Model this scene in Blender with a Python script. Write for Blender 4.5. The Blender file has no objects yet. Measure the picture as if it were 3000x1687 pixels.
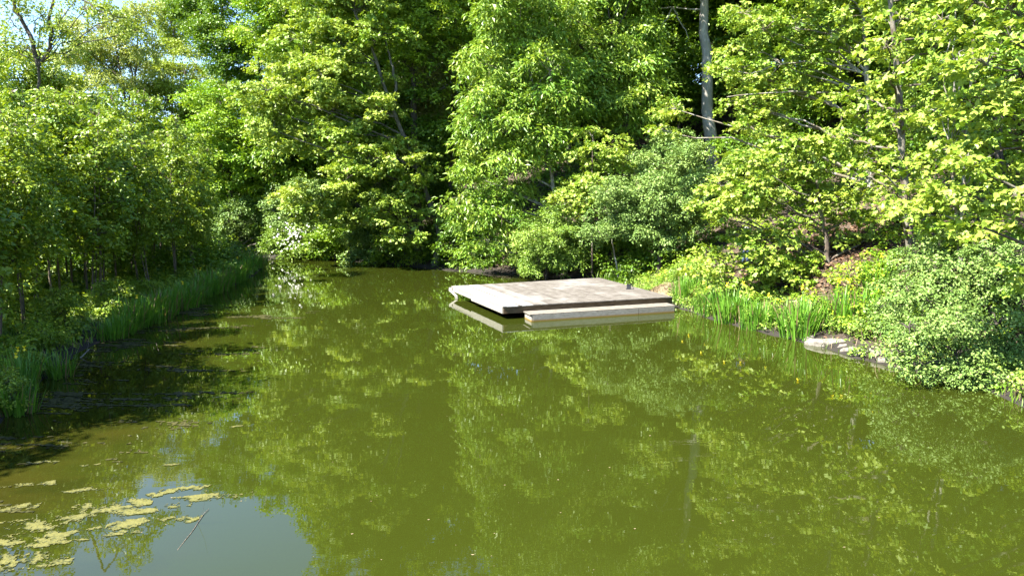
import bpy, bmesh, math, random
import numpy as np
from mathutils import Vector

# ------------------------------------------------------------------ scene, camera, light
sc = bpy.context.scene
C = sc.collection
HC, PITCH, F = 4.0, math.radians(7.0), 2000.0
CP, SPT = math.cos(PITCH), math.sin(PITCH)

cam_d = bpy.data.cameras.new('camera'); cam = bpy.data.objects.new('camera', cam_d); C.objects.link(cam)
cam.location = (0, 0, HC); cam.rotation_euler = (math.radians(90) - PITCH, 0, 0)
cam_d.sensor_width = 36; cam_d.lens = 24; cam_d.clip_end = 2000; cam_d.clip_start = .1
sc.camera = cam

SUN_EL = math.radians(50)
SH = Vector((-.87, -.49, 0)).normalized()
SUN = Vector((SH.x*math.cos(SUN_EL), SH.y*math.cos(SUN_EL), math.sin(SUN_EL)))
sd = bpy.data.lights.new('sun', 'SUN'); sun = bpy.data.objects.new('sun', sd); C.objects.link(sun)
sd.energy = 5.0; sd.angle = math.radians(.5); sd.color = (1, .955, .87)
sun.rotation_euler = SUN.to_track_quat('Z', 'Y').to_euler(); sun.location = (-20, -20, 40)

w = bpy.data.worlds.new('World'); sc.world = w; w.use_nodes = True
nt = w.node_tree
sky = nt.nodes.new('ShaderNodeTexSky'); sky.sky_type = 'NISHITA'; sky.sun_disc = False
sky.sun_elevation = SUN_EL; sky.sun_rotation = math.atan2(SH.x, SH.y)
sky.altitude = 200; sky.air_density = 1.0; sky.dust_density = .1; sky.ozone_density = 4.0
bg = nt.nodes['Background']; bg.inputs['Strength'].default_value = .08
nt.links.new(sky.outputs[0], bg.inputs['Color'])
sc.view_settings.view_transform = 'Standard'; sc.view_settings.look = 'None'
sc.view_settings.exposure = 2.5; sc.view_settings.gamma = 1
sc.render.engine = 'CYCLES'
cy = sc.cycles
cy.max_bounces = 7; cy.diffuse_bounces = 2; cy.glossy_bounces = 3; cy.transmission_bounces = 3
cy.transparent_max_bounces = 6; cy.caustics_reflective = False; cy.caustics_refractive = False
cy.sample_clamp_indirect = 6

# ------------------------------------------------------------------ pixel <-> world
def ray(px, py):
    dx = (px-1500)/F; dy = -(py-843.5)/F
    return np.array([dx, CP+dy*SPT, -SPT+dy*CP])
def onz(px, py, z=0.0):                      # the point of height z seen at a pixel of the photo
    d = ray(px, py); return d*((z-HC)/d[2]) + np.array([0, 0, HC])
def ony(px, py, Y):                          # the point at distance Y seen at a pixel of the photo
    d = ray(px, py); return d*(Y/d[1]) + np.array([0, 0, HC])

# ------------------------------------------------------------------ pond outline, terrain
SHORE = [onz(*p)[:2] for p in [
    (0, 1255), (70, 1170), (150, 1105), (240, 1030), (330, 985), (420, 955), (520, 915), (600, 873), (690, 835), (750, 806), (772, 786), (765, 772),
    (700, 764), (600, 760), (470, 757), (470, 742), (560, 742), (640, 745), (700, 746), (760, 752), (840, 757), (930, 759), (1050, 768), (1180, 778), (1300, 792), (1450, 803),
    (1560, 809), (1700, 822), (1800, 835)]]
SHORE += [np.array(p) for p in [(5.6, 29.6), (6.3, 27.6)]]
SHORE += [onz(*p)[:2] for p in [(1985, 903), (2060, 930), (2180, 962), (2280, 988), (2370, 1008), (2440, 1030), (2520, 1055), (2620, 1080), (2760, 1105), (2900, 1150), (3030, 1215)]]
SHORE += [np.array(p) for p in [(10.6, 8), (11.5, 0), (12, -25), (-9, -25), (-9.5, 0), (-9.3, 8)]]
SHORE = np.array(SHORE)

def sdist(P):                                # signed distance to the shoreline, positive on land
    P = np.atleast_2d(P)[:, :2]
    A = SHORE; B = np.roll(SHORE, -1, 0)
    dmin = np.full(len(P), 1e9); inside = np.zeros(len(P), bool)
    for a, b in zip(A, B):
        ab = b-a; t = np.clip(((P-a)@ab)/(ab@ab), 0, 1)
        dmin = np.minimum(dmin, np.linalg.norm(P-(a+t[:, None]*ab), axis=1))
        cond = ((a[1] > P[:, 1]) != (b[1] > P[:, 1]))
        xi = a[0] + (P[:, 1]-a[1])/(b[1]-a[1]+1e-12)*(b[0]-a[0])
        inside ^= cond & (P[:, 0] < xi)
    return np.where(inside, -dmin, dmin)

def smooth(a, b, x):
    t = np.clip((x-a)/(b-a), 0, 1); return t*t*(3-2*t)
def gz(x, y):                                # ground height
    x = np.atleast_1d(np.asarray(x, float)); y = np.atleast_1d(np.asarray(y, float))
    s = sdist(np.stack([x, y], 1))
    n = .10*np.sin(x*1.7+y*.6)*np.sin(y*1.3-x*.4) + .05*np.sin(x*4.1+1)*np.sin(y*3.7+2)
    low = np.where(s < 0, np.maximum(-.8, s*.5-.03), .32*(1-np.exp(-np.maximum(s, 0)*1.3)))
    hill = np.where(s > 1.2, np.minimum((s-1.2)*.50, 14.5+(s-30)*.12), 0)
    hill = np.minimum(hill, 26)
    right = smooth(-26, -8, x + (y-48)*.35)  # steep bank on the right and beyond the pond, flat ground on the left
    right = np.where(y < 44, smooth(-4, 2, x), right)
    left = np.maximum(s-20, 0)*.05
    return low + right*hill + (1-right)*np.minimum(left, 3) + np.where(s > .2, n*np.minimum(s, 2)/2, 0)
def g1(x, y): return float(gz(x, y)[0])

# ------------------------------------------------------------------ materials
def node_mat(name):
    m = bpy.data.materials.new(name); m.use_nodes = True
    n = m.node_tree; b = n.nodes['Principled BSDF']; return m, n, b
def mixrgb(n, fac, a, b, blend='MIX'):
    x = n.nodes.new('ShaderNodeMix'); x.data_type = 'RGBA'; x.blend_type = blend
    for s, v in ((0, fac), (6, a), (7, b)):
        if isinstance(v, (int, float)): x.inputs[s].default_value = v
        elif isinstance(v, (tuple, list)): x.inputs[s].default_value = (*v[:3], 1)
        else: n.links.new(v, x.inputs[s])
    return x.outputs[2]
def attr(n, name):
    a = n.nodes.new('ShaderNodeAttribute'); a.attribute_name = name; return a.outputs['Fac']
def noise(n, scale, detail=4, stretch=None, rough=.55, coord='Object'):
    t = n.nodes.new('ShaderNodeTexNoise'); t.inputs['Scale'].default_value = scale
    t.inputs['Detail'].default_value = detail; t.inputs['Roughness'].default_value = rough
    tc = n.nodes.new('ShaderNodeTexCoord')
    if stretch:
        mp = n.nodes.new('ShaderNodeMapping'); mp.inputs['Scale'].default_value = stretch
        n.links.new(tc.outputs[coord], mp.inputs[0]); n.links.new(mp.outputs[0], t.inputs['Vector'])
    else: n.links.new(tc.outputs[coord], t.inputs['Vector'])
    return t.outputs['Fac']
def ramp(n, src, stops):
    r = n.nodes.new('ShaderNodeValToRGB'); n.links.new(src, r.inputs[0])
    e = r.color_ramp.elements
    while len(e) < len(stops): e.new(.5)
    for k, (p, c) in zip(e, stops):
        k.position = p; k.color = (*((c,)*3 if isinstance(c, (int, float)) else c), 1)
    return r.outputs[0]
def bump(n, b, h, strength=.5, dist=.02):
    u = n.nodes.new('ShaderNodeBump'); u.inputs['Strength'].default_value = strength; u.inputs['Distance'].default_value = dist
    n.links.new(h, u.inputs['Height']); n.links.new(u.outputs[0], b.inputs['Normal']); return u

def leaf_mat(name, a, b, trans=.35, rough=.45, spec=.4, dead=None):
    m, n, p = node_mat(name)
    col = mixrgb(n, attr(n, 'tint'), a, b)
    n.links.new(col, p.inputs['Base Color']); p.inputs['Roughness'].default_value = rough
    p.inputs['Specular IOR Level'].default_value = spec
    if dead: col = mixrgb(n, ramp(n, attr(n, 'tint'), [(.945, 0), (.955, 1)]), col, dead); n.links.new(col, p.inputs['Base Color'])
    t = n.nodes.new('ShaderNodeBsdfTranslucent')
    n.links.new(mixrgb(n, 1.0, col, (1.25, 1.15, .5), 'MULTIPLY'), t.inputs['Color'])
    x = n.nodes.new('ShaderNodeMixShader'); x.inputs[0].default_value = trans*.75
    n.links.new(p.outputs[0], x.inputs[1]); n.links.new(t.outputs[0], x.inputs[2])
    n.links.new(x.outputs[0], n.nodes['Material Output'].inputs['Surface']); return m

def bark_mat(name, a, b, sc_=(6, 6, 1.2), patch=None):
    m, n, p = node_mat(name)
    f = noise(n, 4, 6, sc_, .65)
    col = ramp(n, f, [(.32, a), (.62, b)])
    if patch:
        q = ramp(n, noise(n, 2.2, 3, (1, 1, .5)), [(.47, 0), (.56, 1)]); col = mixrgb(n, q, col, patch)
    n.links.new(col, p.inputs['Base Color']); p.inputs['Roughness'].default_value = .9
    bump(n, p, f, .8, .03); return m

M = {}
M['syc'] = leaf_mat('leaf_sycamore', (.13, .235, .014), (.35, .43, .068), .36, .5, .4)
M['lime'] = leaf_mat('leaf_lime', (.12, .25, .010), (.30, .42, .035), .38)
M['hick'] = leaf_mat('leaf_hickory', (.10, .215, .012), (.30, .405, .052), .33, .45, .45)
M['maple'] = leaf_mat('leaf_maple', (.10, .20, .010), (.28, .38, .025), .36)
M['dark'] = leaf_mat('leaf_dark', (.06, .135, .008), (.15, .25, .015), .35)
M['pale'] = leaf_mat('leaf_pale', (.23, .29, .055), (.37, .42, .12), .4)
M['palegreen'] = leaf_mat('leaf_pale_green', (.19, .28, .025), (.30, .37, .05), .35)
M['olive'] = leaf_mat('leaf_olive', (.095, .18, .030), (.235, .335, .080), .25, .5, .35)
M['shrub'] = leaf_mat('leaf_shrub', (.11, .21, .018), (.25, .35, .05), .3)
M['grove'] = leaf_mat('leaf_grove', (.09, .18, .009), (.31, .40, .03), .36, .45, .5)
M['cedar'] = leaf_mat('leaf_cedar', (.07, .085, .012), (.15, .145, .022), .15)
M['blade'] = leaf_mat('leaf_blade', (.055, .17, .014), (.17, .33, .03), .35, .4, .4, (.21, .155, .075))
M['grass'] = leaf_mat('leaf_grass', (.08, .17, .012), (.2, .33, .025), .35)
M['dry'] = leaf_mat('dry_grass', (.13, .095, .052), (.30, .235, .14), .15, .8, .2)
M['litter'] = leaf_mat('dead_leaf', (.07, .036, .02), (.21, .13, .08), .1, .8, .2)
M['yellow'] = leaf_mat('petal_yellow', (.78, .62, .01), (.85, .74, .04), .2)
M['white'] = leaf_mat('petal_white', (.45, .45, .40), (.6, .6, .57), .2)
M['algae'] = leaf_mat('algae', (.032, .037, .006), (.120, .112, .026), .05, .4, .6)
M['scum'] = leaf_mat('pond_scum', (.016, .017, .004), (.060, .056, .017), .0, .7, .12)
M['bark_grey'] = bark_mat('bark_grey', (.09, .08, .068), (.44, .41, .37), (8, 8, .8), (.24, .225, .19))
M['bark_dark'] = bark_mat('bark_dark', (.025, .02, .016), (.085, .068, .05))
M['bark_brown'] = bark_mat('bark_brown', (.03, .021, .014), (.11, .08, .057), (5, 5, 1.5), (.15, .135, .10))
M['bark_pale'] = bark_mat('bark_pale', (.13, .12, .095), (.34, .32, .27), (3, 3, 1), (.16, .13, .09))
M['bark_mid'] = bark_mat('bark_mid', (.035, .032, .026), (.15, .14, .115), (5, 5, 1))
M['bark_sap'] = bark_mat('bark_sap', (.06, .045, .03), (.17, .135, .10), (5, 5, 1))
M['bark_white'] = bark_mat('bark_white', (.24, .25, .24), (.45, .45, .42), (3, 3, 1), (.14, .15, .13))

# ------------------------------------------------------------------ object helpers
def link(name, me, mat=None, parent=None):
    o = bpy.data.objects.new(name, me); C.objects.link(o)
    if mat is not None and me is not None:
        for m in (mat if isinstance(mat, list) else [mat]): me.materials.append(m)
    if parent: o.parent = parent
    return o
def tag(o, label=None, cat=None, group=None, kind=None):
    if label: o['label'] = label
    if cat: o['category'] = cat
    if group: o['group'] = group
    if kind: o['kind'] = kind
    return o
def empty(name, loc, label, cat, group=None, rz=0, s=1):
    o = bpy.data.objects.new(name, None); C.objects.link(o)
    o.location = loc; o.rotation_euler = (0, 0, rz); o.scale = (s, s, s); o.empty_display_size = .3
    return tag(o, label, cat, group)
def dup(root, loc, rz=0, s=1, label=None, group=None):
    r = root.copy(); C.objects.link(r); r.location = loc; r.rotation_euler = (0, 0, rz)
    r.scale = (s, s, s) if not isinstance(s, tuple) else s
    if label: r['label'] = label
    if group: r['group'] = group
    for ch in list(root.children):
        c = ch.copy(); C.objects.link(c); c.parent = r
    return r

class MB:                                    # collects polygons, then one mesh
    def __init__(s): s.v = []; s.f = []; s.t = []; s.n = 0
    def add(s, V, Fc, tint=None):
        V = np.asarray(V, float); Fc = np.asarray(Fc)
        s.v.append(V); s.f.append(Fc + s.n); s.n += len(V)
        s.t.append(np.full(len(Fc), .5) if tint is None else np.broadcast_to(np.asarray(tint, float), (len(Fc),)))
    def mesh(s, name, smooth_=False):
        me = bpy.data.meshes.new(name)
        V = np.concatenate(s.v).astype(np.float32)
        lens = np.concatenate([np.full(len(f), f.shape[1]) for f in s.f]).astype(np.int32)
        loops = np.concatenate([f.ravel() for f in s.f]).astype(np.int32)
        me.vertices.add(len(V)); me.vertices.foreach_set('co', V.ravel())
        me.loops.add(len(loops)); me.loops.foreach_set('vertex_index', loops)
        me.polygons.add(len(lens))
        me.polygons.foreach_set('loop_start', np.concatenate([[0], np.cumsum(lens)[:-1]]).astype(np.int32))
        me.polygons.foreach_set('loop_total', lens)
        me.polygons.foreach_set('use_smooth', np.full(len(lens), bool(smooth_)))
        a = me.attributes.new('tint', 'FLOAT', 'FACE')
        a.data.foreach_set('value', np.concatenate(s.t).astype(np.float32))
        me.update(calc_edges=True); return me
    def tube(s, P, R, sides=7, tint=.5, cap=True):
        P = np.asarray(P, float); R = np.broadcast_to(np.asarray(R, float), (len(P),))
        T = np.gradient(P, axis=0); T /= np.linalg.norm(T, axis=1)[:, None]+1e-9
        ref = np.array([1., 0, 0]) if abs(T[0, 0]) < .8 else np.array([0, 1., 0])
        U = np.cross(T, ref); U /= np.linalg.norm(U, axis=1)[:, None]+1e-9; W = np.cross(T, U)
        a = np.linspace(0, 2*np.pi, sides, endpoint=False)
        V = (P[:, None]+R[:, None, None]*(np.cos(a)[None, :, None]*U[:, None]+np.sin(a)[None, :, None]*W[:, None])).reshape(-1, 3)
        i = np.arange(len(P)-1)[:, None]*sides; j = np.arange(sides)[None]; k = (j+1) % sides
        Fc = np.stack([i+j, i+k, i+sides+k, i+sides+j], -1).reshape(-1, 4)
        s.add(V, Fc, tint)
        if cap:
            m = (len(P)-1)*sides
            s.add(V[m:m+sides], np.arange(sides)[None]); s.add(V[:sides], np.arange(sides)[None, ::-1])
    def box(s, P8, tint=.5):                 # 8 corners: bottom ring, top ring
        s.add(P8, [[3, 2, 1, 0], [4, 5, 6, 7], [0, 1, 5, 4], [1, 2, 6, 5], [2, 3, 7, 6], [3, 0, 4, 7]], tint)

def nrm(a): return a/(np.linalg.norm(a, axis=-1, keepdims=True)+1e-9)
UP = np.array([0, 0, 1.])
DIAMOND = np.array([(0, 0, 0), (.45, .33, .09), (1, 0, -.06), (.45, -.33, .09)])
OVAL = np.array([(0, 0, 0), (.3, .26, .06), (.7, .22, .05), (1, 0, -.08), (.7, -.22, .05), (.3, -.26, .06)])
LANCE = np.array([(0, 0, 0), (.45, .19, .05), (1, 0, -.14), (.45, -.19, .05)])
STAR = np.array([(0, 0, 0), (.0, .36, .03), (.40, .58, -.03), (.5, .25, .04), (1, 0, -.08), (.5, -.25, .04), (.40, -.58, -.03), (.0, -.36, .03)])
NEEDLE = np.array([(0, 0, 0), (.5, .10, .02), (1, 0, 0), (.5, -.10, .02)])
AREA = {id(DIAMOND): .33, id(OVAL): .33, id(LANCE): .19, id(STAR): .52, id(NEEDLE): .10}

def put_leaves(mb, P, N, D, S, tpl, tint):
    D = nrm(D - (D*N).sum(1, keepdims=True)*N); B = np.cross(N, D)
    k = len(tpl)
    V = P[:, None] + S[:, None, None]*(tpl[None, :, 0, None]*D[:, None]+tpl[None, :, 1, None]*B[:, None]+tpl[None, :, 2, None]*N[:, None])
    n = len(P)
    mb.add(V.reshape(-1, 3), np.arange(n*k).reshape(n, k), np.clip(tint, 0, 1))

SP = {  # leaf template, leaf length, spray leaves, droop, flatness of a clump, up-facing, clump radius
    'syc':   dict(t=STAR, s=.14, m=9, droop=.15, flat=.42, up=1.1, rc=.75),
    'lime':  dict(t=DIAMOND, s=.16, m=12, droop=.15, flat=.5, up=1.0, rc=.8),
    'hick':  dict(t=LANCE, s=.25, m=9, droop=.7, flat=.55, up=.9, rc=.62),
    'maple': dict(t=DIAMOND, s=.15, m=12, droop=.25, flat=.55, up=.9, rc=.8),
    'dark':  dict(t=DIAMOND, s=.16, m=12, droop=.35, flat=.55, up=.9, rc=.85),
    'pale':  dict(t=DIAMOND, s=.12, m=10, droop=.3, flat=.9, up=.4, rc=.9),
    'palegreen': dict(t=DIAMOND, s=.13, m=10, droop=.3, flat=.8, up=.5, rc=.9),
    'olive': dict(t=OVAL, s=.085, m=14, droop=.1, flat=.75, up=.6, rc=.5),
    'shrub': dict(t=OVAL, s=.085, m=14, droop=.1, flat=.7, up=.7, rc=.5),
    'grove': dict(t=DIAMOND, s=.17, m=8, droop=.3, flat=.6, up=.8, rc=.6),
    'cedar': dict(t=NEEDLE, s=.16, m=26, droop=.2, flat=.6, up=.4, rc=.7),
}

def lobe_leaves(mb, tw, rng, c, rad, sp, cover=2.2, leaf=1.0, rc=1.0, twig=.012):
    q = SP[sp]; c = np.asarray(c, float); rad = np.asarray(rad, float)
    s = q['s']*leaf; Rc = q['rc']*rc; Rc = min(Rc, rad.min()*.7)
    a = ((rad[0]*rad[1])**1.6+(rad[0]*rad[2])**1.6+(rad[1]*rad[2])**1.6)/3
    A = 4*np.pi*a**(1/1.6)*.8
    nC = max(5, int(A/(np.pi*Rc*Rc)*.95))
    nL = int(cover*A/(s*s*AREA[id(q['t'])]))
    m = q['m']; nS = max(2, int(nL/nC/m))
    d = nrm(rng.normal(size=(nC, 3))+np.array([0, 0, .28]))
    fr = rng.uniform(.45, 1.0, nC)**.6*rng.uniform(.85, 1.12, nC)
    cc = c + d*rad*fr[:, None]
    rcs = Rc*rng.uniform(.55, 1.35, nC); ctint = rng.normal(0, .17, nC)
    if tw is not None:
        for i in range(nC):
            if fr[i] > .55:
                mid = (c+cc[i])/2+rng.normal(0, .12, 3)*rad.mean()*.5 + UP*.1
                tw.tube([c, mid, cc[i]], [twig*1.6, twig, twig*.5], 3, cap=False)
    # sprays
    ci = np.repeat(np.arange(nC), nS)
    ds = nrm(rng.normal(size=(len(ci), 3))+d[ci]*.55+UP*.55)
    sp_ = cc[ci]+ds*(rcs[ci]*rng.uniform(.35, 1.05, len(ci)))[:, None]*np.array([1, 1, q['flat']])
    sn = nrm(UP*q['up']+ds*.6+rng.normal(0, .32, (len(ci), 3)))
    hz = ds*np.array([1, 1, .25])-UP*q['droop']*.5+rng.normal(0, .3, (len(ci), 3))
    sa = nrm(hz-(hz*sn).sum(1, keepdims=True)*sn); sb = np.cross(sn, sa)
    stint = ctint[ci]+rng.normal(0, .10, len(ci))
    # leaves along each spray, alternating sides
    si = np.repeat(np.arange(len(ci)), m); n = len(si)
    t = np.tile(np.linspace(.05, 1, m), len(ci))+rng.uniform(-.08, .08, n)
    side = np.where(np.tile(np.arange(m), len(ci)) % 2 == 0, 1., -1.)
    Ls = s*m*.30
    P = sp_[si]+sa[si]*(t*Ls)[:, None]+sb[si]*(side*s*.25)[:, None]-UP[None]*(q['droop']*.25*Ls*t*t)[:, None]+rng.normal(0, s*.22, (n, 3))
    D = nrm(sa[si]*.7+sb[si]*(side*.8)[:, None]-UP*q['droop']+rng.normal(0, .28, (n, 3)))
    N = nrm(sn[si]+rng.normal(0, .55, (n, 3)))
    put_leaves(mb, P, N, D, s*rng.uniform(.45, 1.3, n), q['t'], .45+stint[si]+rng.normal(0, .16, n))

def bez(a, b, c, n=6):
    t = np.linspace(0, 1, n)[:, None]; return a*(1-t)**2+2*b*t*(1-t)+c*t*t
def wob(P, rng, amt):
    P = np.array(P, float); P[1:-1] += rng.normal(0, amt, (len(P)-2, 3)); return P
def resample(P, n):
    P = np.asarray(P, float); d = np.concatenate([[0], np.cumsum(np.linalg.norm(np.diff(P, axis=0), axis=1))])
    t = np.linspace(0, d[-1], n); return np.stack([np.interp(t, d, P[:, k]) for k in range(3)], 1)

SEED = [100]
def make_tree(name, label, cat, Y, base_px, lobes, sp, bark='bark_dark', r=.2, trunk=None, boughs=(), stems=(), group=None,
              cover=2.2, leaf=1.0, rc=1.0, by=None, blossoms=None, depth=.9, limb=1.0, trunk_name='trunk', bias=0.0):
    """A tree or shrub: a trunk from the ground at base_px, limbs to each lobe of the crown, twigs to clumps, sprays of leaves."""
    SEED[0] += 1; rng = np.random.default_rng(SEED[0])
    by = Y if by is None else by
    bx = (base_px-1500)/F*by*1.0
    bz = g1(bx, by); bx = (base_px-1500)/F*(by*CP-(bz-HC)*SPT); bz = g1(bx, by)
    base = np.array([bx, by, bz])
    L = []
    for l in lobes:
        px, py, rx = l[0], l[1], l[2]; ry = l[3] if len(l) > 3 and l[3] else rx*.85
        dy = l[4] if len(l) > 4 else rng.uniform(-1, 1)*min(1.6, rx/F*Y)+bias
        c = ony(px, py, Y+dy); k = (Y+dy)/F
        gzc = g1(c[0], c[1]); rz = ry*k
        L.append((c-base, np.array([rx*k, rx*k*depth, rz])))
    root = empty(name, base, label, cat, group)
    tb = MB(); cb = MB()
    if trunk is None:
        top = max((l[0] for l in L), key=lambda p: p[2])
        tp = [np.zeros(3)-UP*.3, np.array([rng.uniform(-.1, .1), rng.uniform(-.1, .1), top[2]*.45]), top*np.array([.8, .8, 1])]
    else:
        tp = [np.zeros(3)-UP*.3]+[ony(p[0], p[1], (Y if len(p) < 3 else Y+p[2]))-base for p in trunk]
    TP = resample(tp, 16); TP[1:-1] += rng.normal(0, r*.12, (14, 3))
    RR = np.linspace(1, .35, 16)*r; RR[0] *= 1.35; RR[1] *= 1.08
    tb.tube(TP, RR, 10)
    for st in stems:                         # further stems given by photo points: ((px,py),...), r0, r1
        P = resample([ony(p[0], p[1], (Y if len(p) < 3 else Y+p[2]))-base for p in st[0]], 12)
        P[1:-1] += rng.normal(0, st[1]*.25, (10, 3))
        tb.tube(P, np.linspace(st[1], st[2], 12), 7)
    for c, rad in L:
        hd = np.linalg.norm((TP-c)[:, :2], axis=1); want = c[2]-.45*hd
        i = int(np.argmin(np.abs(TP[:, 2]-want)+hd*.15)); a = TP[max(1, i)]
        mid = (a+c)/2+UP*.15*np.linalg.norm(c-a)*.5
        P = wob(bez(a, mid, c, 7), rng, .04+.02*np.linalg.norm(c-a)/3)
        r0 = min(RR[max(1, i)]*.5, .03+.02*np.linalg.norm(c-a))*limb
        tb.tube(P, np.linspace(r0, .018, 7), 5, cap=False)
        lobe_leaves(cb, tb, rng, c, rad, sp, cover, leaf, rc)
    link(trunk_name, tb.mesh(trunk_name, True), M[bark], root)
    for b in boughs:
        P = resample([ony(p[0], p[1], (Y if len(p) < 3 else Y+p[2]))-base for p in b[0]], 14)
        P[1:-1] += rng.normal(0, b[1]*.5, (12, 3)); bb = MB(); bb.tube(P, np.linspace(b[1], b[2], 14), 6)
        link('bough', bb.mesh('bough', True), M[b[3] if len(b) > 3 else bark], root)
    link('crown' if cat == 'tree' else 'foliage', cb.mesh('crown'), M[sp], root)
    if blossoms:
        fb = MB()
        for px, py, rr, n in blossoms:
            for i in range(n):
                c = ony(px+rng.normal(0, rr), py+rng.normal(0, rr), Y-rng.uniform(.6, 1.8))-base
                k = 5; a = rng.uniform(0, 6.28, 1)+np.arange(k)*6.283/k
                N = nrm(np.array([-.3, -.8, .6])+rng.normal(0, .4, 3)); U = nrm(np.cross(N, UP)); W = np.cross(N, U)
                D = np.cos(a)[:, None]*U+np.sin(a)[:, None]*W
                put_leaves(fb, np.repeat(c[None], k, 0), np.repeat(N[None], k, 0), D, np.full(k, rng.uniform(.05, .09)), OVAL*np.array([1, 1.5, 1]), rng.uniform(0, 1, k))
        link('blossoms', fb.mesh('blossoms'), M['white'], root)
    return root

def proto_tree(name, H, R, z0, sp, bark, r, nl, seed, cover=2.0, leaf=1.0, rc=1.0, lean=.3, stems=1):
    """A free-standing tree in its own coordinates: (trunk mesh, crown mesh)."""
    rng = np.random.default_rng(seed); tb = MB(); cb = MB(); paths = []
    for s in range(stems):
        off = rng.normal(0, .12*(s > 0), 3)*np.array([1, 1, 0])
        P = np.array([[0, 0, -.3], [0, 0, H*.3], [lean*rng.normal()*.5, lean*rng.normal()*.5, H*.6], [lean*rng.normal(), lean*rng.normal(), H*.97]])
        P[:, :2] += off[:2]*np.array([1, 2, 4, 6])[:, None]
        P = resample(P, 14); P[1:-1, :2] += rng.normal(0, r*.3, (12, 2)); paths.append(P)
        tb.tube(P, np.linspace(r, r*.22, 14)*(1 if s == 0 else .7), 7)
    for i in range(nl):
        f = (i+.5)/nl; z = z0+(H*.96-z0)*f
        env = R*(math.sin(math.pi*min(1, .22+.74*f))**.7)
        a = i*2.4+rng.uniform(-.5, .5); hr = env*rng.uniform(.35, .8)
        P = paths[i % stems]; j = int(np.argmin(np.abs(P[:, 2]-(z-hr*.5))))
        c = np.array([P[j, 0]+math.cos(a)*hr, P[j, 1]+math.sin(a)*hr, z])
        rad = np.array([1, 1, .75])*env*rng.uniform(.38, .6)
        b = P[j]; tb.tube(wob(bez(b, (b+c)/2+UP*.1*hr, c, 6), rng, .04*R/3), np.linspace(max(.012, r*.35), .012, 6), 4, cap=False)
        lobe_leaves(cb, tb, rng, c, rad, sp, cover, leaf, rc, twig=.008)
    return tb.mesh('trunk', True), cb.mesh('crown')

# ------------------------------------------------------------------ ground, water
rng = np.random.default_rng(7)
def axis_coords(lo, hi, step, ends):
    return np.concatenate([[-ends, -ends*.5, lo-60, lo-25, lo-8], np.arange(lo, hi+.01, step), [hi+8, hi+25, hi+60, ends*.5, ends]])
gx = axis_coords(-40, 40, .5, 900); gy = axis_coords(-12, 90, .5, 900)
X, Y_ = np.meshgrid(gx, gy); Z = gz(X.ravel(), Y_.ravel())
far = (np.abs(X.ravel()) > 150) | (Y_.ravel() > 220) | (Y_.ravel() < -60)
Z[far] = np.minimum(Z[far], 8)
nx, ny = len(gx), len(gy)
i = (np.arange(ny-1)[:, None]*nx+np.arange(nx-1)[None]).ravel()
mb = MB(); mb.add(np.stack([X.ravel(), Y_.ravel(), Z], 1), np.stack([i, i+1, i+nx+1, i+nx], 1))
me = mb.mesh('ground', True)
S = sdist(np.stack([X.ravel(), Y_.ravel()], 1))
ga = me.attributes.new('grassy', 'FLOAT', 'POINT')
gr = 1-smooth(-12, -4, X.ravel()+(Y_.ravel()-45)*.3); gr = np.where(np.abs(S) < .35, 0, gr)
ga.data.foreach_set('value', gr.astype(np.float32))
ga = me.attributes.new('muddy', 'FLOAT', 'POINT'); ga.data.foreach_set('value', (1-smooth(.3, 1.5, S)).astype(np.float32))
m, n, p = node_mat('ground_soil')
lit = ramp(n, noise(n, 9, 8, rough=.7), [(.3, (.016, .011, .007)), (.5, (.05, .034, .021)), (.68, (.13, .092, .06))])
grs = ramp(n, noise(n, 3, 6), [(.3, (.02, .04, .006)), (.7, (.075, .12, .016))])
n.links.new(mixrgb(n, attr(n, 'muddy'), mixrgb(n, attr(n, 'grassy'), lit, grs), (.016, .0125, .008)), p.inputs['Base Color']); p.inputs['Roughness'].default_value = 1
bump(n, p, noise(n, 14, 6), 1, .08)
tag(link('ground', me, m), kind='structure')

m, n, p = node_mat('pond_water')
tc = n.nodes.new('ShaderNodeTexCoord')
sep = n.nodes.new('ShaderNodeSeparateXYZ'); n.links.new(tc.outputs['Object'], sep.inputs[0])
def math_(op, a, b=None, c=None):
    x = n.nodes.new('ShaderNodeMath'); x.operation = op
    for k, v in enumerate((a, b, c)):
        if v is None: continue
        if isinstance(v, (int, float)): x.inputs[k].default_value = v
        else: n.links.new(v, x.inputs[k])
    return x.outputs[0]
# silty shallows by the left bank, deeper green water in the middle
shal = math_('MULTIPLY_ADD', sep.outputs[0], -.16, -.62)
shal2 = math_('MULTIPLY_ADD', sep.outputs[1], -.055, .62)
sh = math_('ADD', math_('ADD', shal, shal2), math_('MULTIPLY_ADD', noise(n, .55, 5, rough=.6), .9, -.45))
deep = mixrgb(n, noise(n, .12, 3), (.0192, .0256, .0028), (.0235, .0298, .0034))
col = mixrgb(n, ramp(n, sh, [(.15, 0), (.95, 1)]), deep, mixrgb(n, ramp(n, noise(n, 1.1, 4, (.7, 1.2, 1)), [(.42, 0), (.62, 1)]), (.014, .0135, .0026), (.031, .0255, .0045)))
n.links.new(col, p.inputs['Base Color'])
p.inputs['Roughness'].default_value = .008; p.inputs['IOR'].default_value = 1.62
r1 = noise(n, 3.2, 3, (.55, 1.3, 1)); r2 = noise(n, .8, 2, (.5, 1.4, 1)); r3 = noise(n, 14, 2, (.6, 1.2, 1))
wind = ramp(n, noise(n, .22, 3, (.6, 1.2, 1)), [(.40, .35), (.62, 1.6)])
h = math_('ADD', math_('MULTIPLY', r1, .35), math_('ADD', math_('MULTIPLY', r2, 1.0), math_('MULTIPLY', r3, .025)))
bump(n, p, math_('MULTIPLY', h, wind), .30, .006)
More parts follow.
